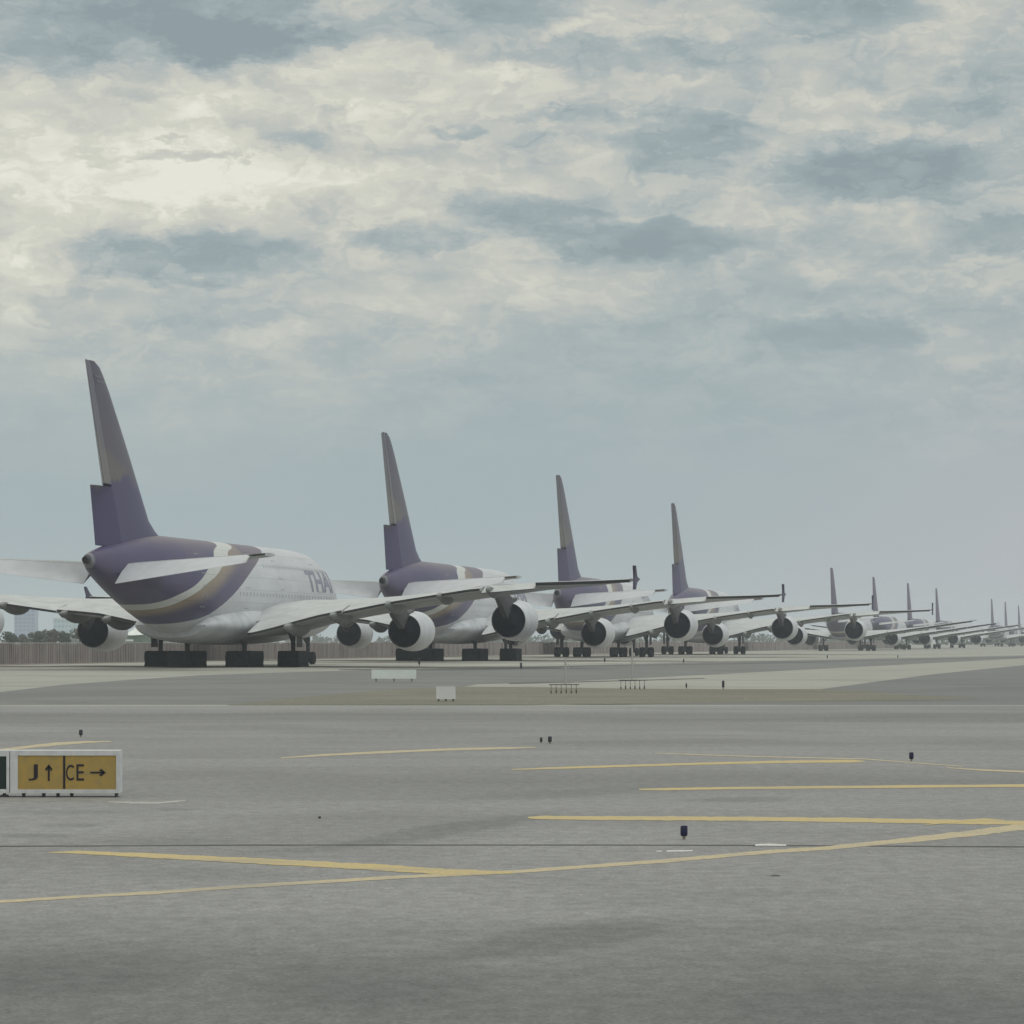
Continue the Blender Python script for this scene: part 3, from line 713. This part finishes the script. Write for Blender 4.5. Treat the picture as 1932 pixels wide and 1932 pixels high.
# dark strip below the concrete lip of the taxiway, and a paler strip under the row of jets
def ribbon(bm, pts, z, mi=0):
    """pts = (u, v, thickness) traced along the marking; laid out on the ground in metres"""
    jt = lambda u, q: 1+.22*noise.noise(Vector((u*.06, q, 0)))+.15*noise.noise(Vector((u*.3, q, 5)))
    A = [bm.verts.new((*G(u, v-w*.43*jt(u, 1.5)), z)) for u, v, w in pts]; B = [bm.verts.new((*G(u, v+w*.43*jt(u, 9.2)), z)) for u, v, w in pts]
    for i in range(len(pts)-1): bm.faces.new((A[i], A[i+1], B[i+1], B[i])).material_index = mi
def dens(P, n=14):
    out = []
    for i in range(len(P)-1):
        for k in range(n):
            q = k/n; out.append(tuple(P[i][j]+(P[i+1][j]-P[i][j])*q for j in range(3)))
    return out+[P[-1]]
c5 = lambda L: [(x*.5, y*.5+1323.3, w*.5) for x, y, w in L]
c6 = lambda L: [(x*.5+966, y*.5+1323.3, w*.5) for x, y, w in L]
def paint(name, col, col2):
    m = bpy.data.materials.new(name); m.use_nodes = True; t = NT(m.node_tree); b = t.n['Principled BSDF']; b.inputs['Roughness'].default_value = .75
    geo = t.new('ShaderNodeNewGeometry'); x, y, z = t.sep(geo.outputs['Position'])
    n1 = t.noise(t.xyz(t.m('MULTIPLY', x, .8), t.m('MULTIPLY', y, 1.2)), 1.5, 6, .7); n2 = t.noise(t.xyz(x, y), 14, 4, .75)
    c = t.mix(t.ss(n1, .4, .7, 0, .7), col+(1,), col2+(1,)); c = t.mix(t.ss(n2, .42, .66, 0, .6), c, (.27, .255, .22, 1))
    c = t.mix(t.ss(t.noise(t.xyz(t.m('MULTIPLY', x, .25), y, 4.), 1.1, 4, .6), .52, .74, 0, .75), c, (.25, .24, .215, 1))
    t.l.new(c, b.inputs['Base Color']); return m
YEL = paint('worn_yellow_paint', (.52, .40, .16), (.44, .36, .20)); PALE = paint('faded_yellow_paint', (.50, .41, .25), (.38, .34, .25))
WHT = paint('white_paint', (.62, .62, .60), (.5, .5, .48))
bm = bmesh.new()
ribbon(bm, dens(c5([(180, 578, 2), (300, 577, 14), (600, 592, 20), (900, 607, 23), (1200, 622, 26), (1500, 640, 28), (1700, 652, 26), (1932, 655, 8)])), .0235, 0)
ribbon(bm, dens(c5([(-60, 770, 12), (0, 765, 12), (300, 746, 12), (600, 730, 13), (900, 708, 14), (1200, 690, 14), (1500, 672, 14), (1700, 662, 14)])+c6([(0, 652, 14), (300, 630, 15), (600, 608, 16), (800, 590, 16), (1000, 573, 16), (1200, 560, 16), (1400, 540, 20), (1600, 520, 25), (1800, 496, 28), (1932, 478, 30), (2100, 460, 30)])), .0225, 1)
ribbon(bm, dens(c6([(60, 445, 7), (110, 445, 15), (300, 447, 17), (600, 448, 18), (900, 450, 18), (1300, 455, 19), (1700, 462, 19), (1932, 465, 18), (2200, 470, 18)])), .0235, 0)
ribbon(bm, dens(c6([(1560, 473, 3), (1700, 458, 10), (1780, 452, 10), (1860, 456, 4)])), .0245, 0)
ribbon(bm, dens(c6([(480, 338, 6), (560, 337, 10), (800, 333, 10), (1932, 323, 13), (2200, 320, 13)])), .0235, 0)
ribbon(bm, dens(c6([(0, 262, 4), (150, 257, 8), (300, 252, 9), (700, 240, 9), (1000, 233, 11), (1290, 230, 12), (1330, 231, 3)])), .0235, 0)
ribbon(bm, dens(c6([(1640, 255, 3), (1780, 264, 7), (1932, 270, 8), (2100, 272, 8)])), .0235, 1)
ribbon(bm, dens(c6([(540, 200, 3), (900, 212, 4), (1330, 222, 4), (1700, 250, 3)])), .0235, 1)
ribbon(bm, dens(c5([(1060, 218, 4), (1200, 208, 9), (1400, 198, 10), (1700, 185, 9), (1932, 180, 8), (2020, 177, 3)])), .0235, 1)
ribbon(bm, dens(c5([(-60, 198, 10), (0, 188, 10), (200, 165, 14), (330, 157, 9), (420, 155, 3)])), .0235, 1)
ribbon(bm, dens(c6([(918, 550, 8), (960, 549, 10), (1035, 551, 7)])), .0255, 2)
ribbon(bm, dens(c6([(545, 573, 5), (565, 573, 5)])), .0235, 2); ribbon(bm, dens(c6([(583, 573, 6), (640, 572, 7), (682, 571, 5)])), .0235, 2)
o = obj('taxi_markings', bm, None, mats=[YEL, PALE, WHT]); o['kind'] = 'structure'
DKJ = mat('joint_tar', (.075, .072, .07), .8, var=.4, vscale=2.)
bm = bmesh.new()
ribbon(bm, dens(c5([(-60, 556, 5), (0, 554, 5), (1000, 549, 5), (1932, 549, 5)])+c6([(400, 549, 5), (1000, 551, 5), (1932, 556, 5), (2100, 556, 5)])), .0215)
ribbon(bm, dens(c6([(975, 666, 3), (990, 665, 7), (1012, 666, 5)]), 2), .0215)
o = obj('pavement_joint', bm, DKJ); o['kind'] = 'structure'
bm = bmesh.new()
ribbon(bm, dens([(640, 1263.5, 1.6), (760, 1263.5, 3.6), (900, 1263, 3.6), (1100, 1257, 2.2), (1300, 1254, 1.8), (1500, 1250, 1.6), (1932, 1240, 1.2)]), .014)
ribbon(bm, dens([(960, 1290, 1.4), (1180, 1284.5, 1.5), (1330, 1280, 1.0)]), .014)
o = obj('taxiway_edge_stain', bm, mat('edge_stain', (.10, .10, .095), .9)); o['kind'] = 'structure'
# pale concrete shoulder in front of the parked row
bm = bmesh.new(); ribbon(bm, dens([(560, 1259.5, 4.0), (800, 1257.5, 4.5), (1000, 1253.5, 4.), (1200, 1249., 3.2), (1500, 1243.2, 2.4), (1932, 1235, 1.6)]), .011)
o = obj('concrete_shoulder', bm, ground_mat('shoulder_concrete', (.40, .39, .345), (.35, .34, .31), (.44, .43, .385), .06)); o['kind'] = 'structure'

# ------------------------------------------------------------------ corrugated fence along the far side of the row
def fence():
    root = empty('corrugated_fence', (-46.5, 262, 0))
    tag(root, 'long rusty brown corrugated metal fence running behind the parked jets', 'fence')
    a, b = Vector((-46.5-.244*60-14, 262-60, 0)), Vector((-46.5+.244*700, 262+700, 0))
    d = (b-a).normalized(); n = Vector((d.y, -d.x, 0)); L = (b-a).length
    fm_ = bpy.data.materials.new('rusty_sheet'); fm_.use_nodes = True; t = NT(fm_.node_tree); bs = t.n['Principled BSDF']; bs.inputs['Roughness'].default_value = .7
    geo = t.new('ShaderNodeNewGeometry'); x, y, z = t.sep(geo.outputs['Position'])
    nn = t.noise(t.xyz(t.m('MULTIPLY', y, .35), t.m('MULTIPLY', z, .25)), 2., 5, .65); n2 = t.noise(t.xyz(t.m('MULTIPLY', y, 2.3), 0.), 1.2, 3, .6)
    c = t.mix(t.ss(nn, .35, .7), (.28, .245, .235, 1), (.19, .165, .16, 1)); c = t.mix(t.ss(n2, .42, .60, 0, .8), c, (.38, .345, .33, 1))
    t.l.new(c, bs.inputs['Base Color'])
    off = root.location
    # profiled sheets: trapezoid ribs, sheets at slightly differing lean and height
    bm = bmesh.new(); s = 0.; rng = random.Random(3); prev = None
    h = 2.0
    while s < L:
        k = int(s/4.0); r2 = random.Random(k); hh = h+r2.uniform(-.05, .05); dep = .12
        rib = .46 if s < 220 else 2.6
        for (q, o_) in ((0, 0), (.40, 0), (.46, dep), (.86, dep), (.95, 0)):
            q2 = q*rib/.95
            p = a+d*(s+q2)+n*(o_*(1 if rib < 1 else 2)+r2.uniform(-.02, .02))-off
            v0 = bm.verts.new((p.x, p.y, .02)); v1 = bm.verts.new((p.x, p.y, hh))
            if prev: bm.faces.new((prev[0], v0, v1, prev[1]))
            prev = (v0, v1)
        s += rib
    sh = obj('fence_sheet', bm, fm_, root)
    bm = bmesh.new()
    for zz in (1.0,):
        p, q = a-n*.08-off, b-n*.08-off
        tube(bm, (p.x, p.y, zz), (q.x, q.y, zz), .04, n=5)
    p, q = a+n*.05-off, b+n*.05-off
    tube(bm, (p.x, p.y, 2.08), (q.x, q.y, 2.08), .055, n=6)
    obj('top_rail', bm, mat('rail_grey', (.32, .30, .29), .6), root)
    bm = bmesh.new()
    a2, b2 = a+n*.3, b+n*.3; c2, e2 = b+n*2.2, a+n*5.0
    return [a2, b2, c2, e2]
q = fence()
sheet('dirt_strip', [(v.x, v.y) for v in q], .006, m_dirt)

# ------------------------------------------------------------------ far background: trees, towers, marquee
def clump_mesh(bm, c, r, n, leaf, rng, flat=.8):
    for _ in range(n):
        while True:
            p = Vector((rng.uniform(-1, 1), rng.uniform(-1, 1), rng.uniform(-1, 1)))
            if .35 < p.length < 1: break
        p = Vector((p.x*r, p.y*r, p.z*r*flat))+Vector(c)
        u = Vector((rng.uniform(-1, 1), rng.uniform(-1, 1), rng.uniform(-1, 1))).normalized(); v = u.orthogonal().normalized(); s_ = leaf*rng.uniform(.5, 1.2)
        bm.faces.new([bm.verts.new(p+u*s_), bm.verts.new(p+v*s_*.7), bm.verts.new(p-u*s_), bm.verts.new(p-v*s_*.7)])
leafm = [mat('leaf_a', (.055, .075, .04), .7, var=.5, vscale=.6), mat('leaf_b', (.075, .07, .045), .7, var=.5, vscale=.6)]
bark = mat('bark', (.12, .09, .07), .8)
def tree(x, y, h, w, seed, label):
    rng = random.Random(seed); root = empty('tree', (x, y, 0)); tag(root, label, 'tree', 'trees beyond the fence at the left')
    bm = bmesh.new(); tube(bm, (0, 0, 0), (.1, 0, h*.5), .22, .12, 8)
    for k in range(4):
        a = rng.uniform(0, 6.28); tube(bm, (0, 0, h*.35), (w*.3*math.cos(a), w*.3*math.sin(a), h*.7), .10, .04, 6)
    obj('trunk', bm, bark, root)
    bm = bmesh.new()
    for k in range(13):
        a = rng.uniform(0, 6.28); q = rng.uniform(0, .36)*w
        clump_mesh(bm, (q*math.cos(a), q*math.sin(a), h*rng.uniform(.42, .88)), w*rng.uniform(.13, .24), 70, .28, rng)
    obj('crown', bm, leafm[seed % 2], root)
tp_ = [(-8, 1197, 30), (18, 1193, 34), (46, 1200, 26), (72, 1194, 36), (100, 1191, 40), (124, 1194, 30), (150, 1193, 38), (178, 1196, 34), (204, 1194, 36), (-40, 1193, 36)]
tlab = ['low bushy tree at the left edge, beyond the fence', 'tree in front of the foot of the blue tower', 'smallest low tree just right of the blue tower foot', 'dark round tree between tower and low blue building',
        'tallest dark tree, left of the wrapped engine', 'tree before the low pale blue building', 'broad tree partly behind the left engine', 'tree mostly hidden by the left engine', 'tree just right of the left engine', 'tree cut off by the left edge of the photo']
for i, (u, v, w) in enumerate(tp_):
    D_ = 640+(i*37) % 90; tree((u-966)/F*D_, D_, CH+(HOR-v)*D_/F+.4, w*D_/F*1.25, i+11, tlab[i])

def tower(name, u0, u1, v, D_, dep, label, col, wc, nfl, rz=0.):
    x0, x1 = (u0-966)/F*D_, (u1-966)/F*D_; h = CH+(HOR-v)*D_/F
    root = empty(name, ((x0+x1)/2, D_, 0), rz); w = (x1-x0)/2; tag(root, label, 'building')
    bm = bmesh.new(); box(bm, -w, w, 0, dep, 0, h); obj('wall', bm, col, root)
    bm = bmesh.new(); box(bm, -w-.2, w+.2, -.2, dep+.2, h+.002, h+.6); obj('roof', bm, mat('roof_pale', (.5, .5, .5)), root)
    fh = h/nfl; nw = max(3, int(w*2/2.8))
    for f in range(nfl):
        for k in range(nw):
            if f*nw+k > 90: break
            bm = bmesh.new(); xa = -w+2*w*(k+.15)/nw; xb = -w+2*w*(k+.85)/nw
            box(bm, xa, xb, -.06, .1, f*fh+fh*.25, f*fh+fh*.8); obj('window', bm, wc, root)
tower('office_tower', 27, 66, 1128, 2300, 16, 'tall pale blue glass tower block in the haze, left of the nearest jet', mat('tower_blue', (.30, .36, .50), .5), mat('tower_glass', (.20, .27, .42), .2), 12)
tower('terminal_block', 101, 150, 1168, 2300, 20, 'low pale blue building under the nearest jet\'s left wing', mat('block_blue', (.42, .55, .60), .5), mat('block_glass', (.30, .42, .48), .2), 5)
def marquee():
    D_ = 620; k = D_/F; root = empty('marquee', ((262-966)*k, D_, 0)); tag(root, 'white peaked marquee roof beyond the fence, under the nearest jet\'s belly', 'marquee')
    wm = mat('canvas_white', (.78, .82, .80), .6, var=.12, vscale=.8); gm = mat('marquee_side', (.20, .26, .22), .7, var=.3, vscale=.6)
    bm = bmesh.new(); w = 2.6; n = 28
    rings = []
    for z_, r_ in ((3.5, 1.), (3.7, .93), (4.05, .72), (4.5, .48), (4.9, .27), (5.25, .1), (5.35, .02)):
        rings.append([((r_**1.0)*w*max(-1, min(1, 1.25*math.cos(2*PI*i/n))), (r_)*w*max(-1, min(1, 1.25*math.sin(2*PI*i/n))), z_+.08*math.sin(8*PI*i/n)*r_) for i in range(n)])
    loft(bm, rings); obj('canopy', bm, wm, root, True)
    bm = bmesh.new(); box(bm, 1.6, 3.4, -2, 2, 3.2, 4.0); obj('annexe_roof', bm, wm, root)
    bm = bmesh.new(); box(bm, -3.0, -.9, -2.4, 2, 2.2, 2.6); obj('side_awning', bm, wm, root)
    bm = bmesh.new(); box(bm, -2.5, 3.2, -1.9, 1.9, 0, 3.45); obj('side_wall', bm, gm, root)
marquee()
# the far side of the field: scrub and low woods, one mass
bm = bmesh.new(); rng = random.Random(5)
for k in range(420):
    f = k/420; x = -260+980*f; y = 1750+rng.uniform(-60, 60)-200*f
    clump_mesh(bm, (x, y, rng.uniform(1.5, 4.2)), rng.uniform(2.5, 4.5), 16, 1.3, rng)
    clump_mesh(bm, (x+rng.uniform(-2, 2), y, 1.2), 2.4, 8, 1.4, rng)
o = obj('distant_woods', bm, leafm[0]); tag(o, 'low hazy line of scrub on the horizon behind the jets', kind='stuff')

# ------------------------------------------------------------------ taxiway signs
def quad_text(body, w, h, y, x0, z0, m, name, parent, bold=.02):
    bm = text_mesh(body, 1., bold)
    xs = [v.co.x for v in bm.verts]; ys = [v.co.y for v in bm.verts]; a0, a1, b0, b1 = min(xs), max(xs), min(ys), max(ys)
    for v in bm.verts: v.co = (x0+(v.co.x-a0)/(a1-a0)*w, y, z0+(v.co.y-b0)/(b1-b0)*h)
    return obj(name, bm, m, parent)
def arrow(cx, cz, L, ang, y, m, parent, name='arrow', t=.022, head=.085):
    bm = bmesh.new()
    def P(a, b): return bm.verts.new((cx+a*math.cos(ang)-b*math.sin(ang), y, cz+a*math.sin(ang)+b*math.cos(ang)))
    h = L/2
    bm.faces.new([P(-h, -t), P(h-t, -t), P(h-t, t), P(-h, t)])
    bm.faces.new([P(h+.015, 0), P(h-head, head), P(h-head-.035, head-.02), P(h-.035, 0)])
    bm.faces.new([P(h+.015, 0), P(h-.035, 0), P(h-head-.035, -head+.02), P(h-head, -head)])
    return obj(name, bm, m, parent)
def sign():
    D_ = 44.35; k = D_/F; X = lambda u: (u-966)*k; Z = lambda v: CH-(v-HOR)*k
    fr = mat('sign_frame_white', (.62, .63, .64), .5, var=.15, vscale=6); blk = mat('sign_black', (.015, .012, .02), .6)
    yl = mat('sign_yellow', (.42, .28, .07), .55, var=.3, vscale=7, col2=(.34, .25, .09))
    root = empty('taxiway_sign', (X(126), D_, 0)); x0 = X(126)
    tag(root, 'yellow taxiway guidance sign with black J and CE arrows in a white frame', 'sign', 'signs by the left edge')
    L, Rr, T, B = X(19)-x0, X(225)-x0, Z(1416), Z(1496.5)
    pl, pr, pt_, pb = X(33.5)-x0, X(219)-x0, Z(1425.5), Z(1489.5)
    bm = bmesh.new(); dp = .34
    box(bm, L, pl, 0, dp, B, T); box(bm, pr, Rr, 0, dp, B, T); box(bm, pl, pr, .002, dp, pt_, T); box(bm, pl, pr, .002, dp, B, pb); box(bm, pl, pr, dp-.02, dp-.002, pb, pt_)
    bmesh.ops.remove_doubles(bm, verts=bm.verts, dist=1e-5); obj('frame', bm, fr, root)
    bm = bmesh.new(); box(bm, pl, pr, .012, .06, pb, pt_); obj('panel', bm, yl, root)
    s_ = lambda c: c*500/1932/1.4358          # px of the close-up -> frame units
    U = lambda cx: X(s_(cx))-x0; V = lambda cy: Z(1950/1.4358+s_(cy))
    quad_text('J', U(395)-U(295), V(470)-V(640), .006, U(295), V(635), blk, 'letter', root, .0)
    arrow(U(510), (V(475)+V(640))/2, V(475)-V(640), R(90), .006, blk, root, head=.055, t=.014)
    bm = bmesh.new(); box(bm, U(660), U(682), .005, .0121, pb+.01, pt_-.002); obj('divider', bm, blk, root)
    quad_text('C', U(772)-U(690), V(475)-V(640), .006, U(690), V(635), blk, 'letter', root, .0)
    quad_text('E', U(880)-U(800), V(470)-V(640), .006, U(800), V(635), blk, 'letter', root, .0)
    arrow((U(940)+U(1100))/2, V(552), U(1100)-U(945), 0, .006, blk, root, head=.055, t=.013)
    for cx in (230, 440, 590, 735, 1205):
        bm = bmesh.new(); x = U(cx); tube(bm, (x, .16, .02), (x, .16, B), .022, .022, 8); tube(bm, (x, .16, B-.03), (x, .16, B), .03, .03, 8); tube(bm, (x, .16, .02), (x, .16, .035), .03, .03, 8); obj('leg', bm, mat('sign_leg', (.16, .16, .16), .6), root)
    # dark location sign standing against its left end
    r2 = empty('taxiway_sign', (X(-20), D_, 0)); x0b = X(-20)
    tag(r2, 'dark green-black location sign cut off by the left edge of the photo', 'sign', 'signs by the left edge')
    bm = bmesh.new(); a, b = X(-60)-x0b, X(17.5)-x0b; c_, d_ = X(-50)-x0b, X(12)-x0b*0-x0b
    zt, zb = Z(1427), Z(1489)
    box(bm, a, c_, 0, .34, B, T); box(bm, d_+.0, b, 0, .34, B, T); box(bm, c_, d_, .002, .34, zt, T); box(bm, c_, d_, .002, .34, B, zb); obj('frame', bm, fr, r2)
    bm = bmesh.new(); box(bm, c_, d_, .012, .06, zb, zt); obj('panel', bm, mat('sign_dark_panel', (.008, .024, .022), .5), r2)
    quad_text('D', .20, .30, .006, X(-27)-x0b, Z(1477), mat('sign_dull_yellow', (.18, .2, .09)), 'letter', r2)
    for u in (-40, 5):
        bm = bmesh.new(); x = X(u)-x0b; tube(bm, (x, .16, .02), (x, .16, B), .025, .025, 8); box(bm, x-.05, x+.05, .09, .23, .02, .05); obj('leg', bm, mat('sign_leg', (.12, .12, .12)), r2)
    bm = bmesh.new(); ribbon(bm, dens([(-30, 1511, 7), (120, 1511.5, 8), (230, 1512, 8)]), .0215); o = obj('sign_pad', bm, mat('pad_concrete', (.25, .245, .23), .8, var=.3, vscale=3)); o['kind'] = 'structure'
    bm = bmesh.new(); ribbon(bm, dens([(205, 1515.5, 2), (250, 1517.5, 4), (300, 1517.5, 4), (350, 1513, 2)]), .0225); o = obj('pad_edge', bm, mat('pad_edge_pale', (.42, .41, .38), .8, var=.3, vscale=3)); o['kind'] = 'structure'
sign()

def board(u0, u1, v0, v1, vb, label, col, skew=0.):
    D_ = CH*F/(vb-HOR); k = D_/F; xm = ((u0+u1)/2-966)*k; root = empty('sign_board', (xm, D_, 0), skew); tag(root, label, 'sign', 'pale sign backs on the far verge')
    w = (u1-u0)*k/2; zt, zb = CH-(v0-HOR)*k, CH-(v1-HOR)*k
    bm = bmesh.new(); box(bm, -w, w, 0, .22, zb, zt); bmesh.ops.bevel(bm, geom=bm.edges[:], offset=.02, segments=2); obj('panel', bm, col, root)
    bm = bmesh.new(); box(bm, -w-.03, w+.03, .03, .19, zt+.002, zt+.04); obj('frame_cap', bm, mat('cap_grey', (.5, .5, .5)), root)
    for q in (-.8, 0, .8):
        bm = bmesh.new(); tube(bm, (w*q, .11, .0), (w*q, .11, zb), .035, .035, 8); obj('leg', bm, mat('sign_leg', (.12, .12, .12)), root)
board(701, 785, 1264.5, 1280.5, 1286, 'wide pale blue-grey sign back on the taxiway edge under the second jet', mat('board_blue', (.74, .80, .77), .5, var=.1))
board(823, 858, 1296.5, 1319, 1324, 'small square pale sign back on the dry grass, nearer than the wide one', mat('board_grey', (.72, .73, .74), .5, var=.1), R(-6))

# ------------------------------------------------------------------ equipment frames on the grass, edge lights
def gantry(u, vb, u0, u1, vbar, vtop, label):
    D_ = CH*F/(vb-HOR); k = D_/F; root = empty('marker_frame', ((u-966)*k, D_, 0)); tag(root, label, 'airfield equipment', 'low black frames with a white mast')
    zb, zt = CH-(vbar-HOR)*k, CH-(vtop-HOR)*k; a, b = (u0-u)*k, (u1-u)*k
    bk = mat('frame_black', (.025, .025, .028), .6); pw = mat('mast_white', (.42, .42, .41), .6)
    bm = bmesh.new(); box(bm, a, b, -.03, .03, zb-.012, zb+.022); obj('bar', bm, bk, root)
    for i in range(6):
        x = a+(b-a)*(i+.4)/6
        bm = bmesh.new(); tube(bm, (x, 0, 0), (x, 0, zb-.012), .012, .012, 6); box(bm, x-.03, x+.03, -.03, .03, .0, .13+.05*(i % 2)); obj('foot', bm, mat('foot_grey', (.09, .085, .08)), root)
    bm = bmesh.new(); tube(bm, (-.03, 0, zb+.035), (-.03, 0, zt), .05, .04, 8); obj('mast', bm, pw, root)
    bm = bmesh.new(); tube(bm, (.13, 0, zb+.035), (.10, 0, zb+.9), .018, .018, 6); tube(bm, (-.2, 0, zb+.035), (-.17, 0, zb+.75), .014, .014, 6); obj('stay', bm, pw, root)
gantry(1068, 1309, 1036, 1093, 1292, 1240, 'left one of the two low black frames with a white mast on the far verge')
gantry(1194, 1301, 1168, 1221, 1283.5, 1222, 'right one of the two low black frames with a taller white mast')

def edge_light(u, v_top, v_base, label, blue=True, wide=1., grp='taxiway edge lights'):
    D_ = CH*F/(v_base-HOR); k = D_/F; h = (v_base-v_top)*k
    root = empty('edge_light', ((u-966)*k, D_, 0)); tag(root, label, 'airfield light', grp); r = h*.23*wide
    bm = bmesh.new(); rings = [[(q*math.cos(2*PI*i/16), q*math.sin(2*PI*i/16), z) for i in range(16)] for z, q in ((h*.33, r*.80), (h*.37, r*.97), (h*.5, r), (h*.9, r*1.0), (h*.97, r*.9), (h, r*.5))]
    loft(bm, rings); obj('lens', bm, mat('lens_blue', (.008, .010, .045), .25) if blue else mat('lens_dark', (.035, .035, .045), .4), root, True)
    bm = bmesh.new(); tube(bm, (0, 0, h*.10), (0, 0, h*.325), r*.25, r*.6, 12); obj('stem', bm, mat('stem_tan', (.30, .28, .23), .6), root, True)
    bm = bmesh.new(); tube(bm, (0, 0, .021), (0, 0, h*.098+.01), r*.6, r*.3, 16); obj('base', bm, mat('base_grey', (.22, .22, .21), .7), root, True)
edge_light(1290.5, 1557, 1587, 'nearest dark blue edge light on its stem, between two yellow lines')
edge_light(1719.5, 1419, 1438, 'small blue edge light at the right, beyond the yellow lines')
edge_light(152.5, 1376.5, 1392, 'small dark edge light above the yellow sign', False)
edge_light(1037.5, 1389, 1405, 'darker right one of a pair of tiny edge lights mid-apron', False)
edge_light(1021, 1391, 1404, 'fainter left one of a pair of tiny edge lights mid-apron', False, .8)
edge_light(603, 1540, 1547, 'tiny dark inset light alone on the empty apron', False, 1.6)
for i, (u, vt, vb, lb) in enumerate([(791, 1242, 1258, 'marker post at the far taxiway edge, under the second jet\'s wheels'), (983, 1250, 1266, 'marker post right of the second jet\'s wheels'), (1141, 1241, 1252, 'marker post under the third jet'),
                                     (1290, 1243, 1253, 'marker post under the fourth jet'), (1295, 1289, 1301, 'short post on the dry verge right of the black frames'), (1364.5, 1284, 1303, 'taller dark post on the dry verge, farthest right'),
                                     (1561, 1236, 1244, 'tiny marker right below the first thin tail'), (1694, 1236, 1243, 'tiny marker below the third thin tail')]):
    edge_light(u, vt, vb, lb, False, .55, 'marker posts along the far taxiway')

# ------------------------------------------------------------------ haze
bm = bmesh.new(); box(bm, -900, 1500, -60, 3200, -1.0, 45.0)
hz = obj('haze', bm, None, mats=[bpy.data.materials.new('haze_air')]); hz['kind'] = 'stuff'
hm = hz.data.materials[0]; hm.use_nodes = True; t = NT(hm.node_tree); t.n.clear()
ho = t.new('ShaderNodeOutputMaterial'); pv = t.new('ShaderNodeVolumePrincipled'); t.l.new(pv.outputs[0], ho.inputs['Volume'])
pv.inputs['Color'].default_value = (.86, .93, 1., 1); pv.inputs['Density'].default_value = .00025; pv.inputs['Anisotropy'].default_value = .2
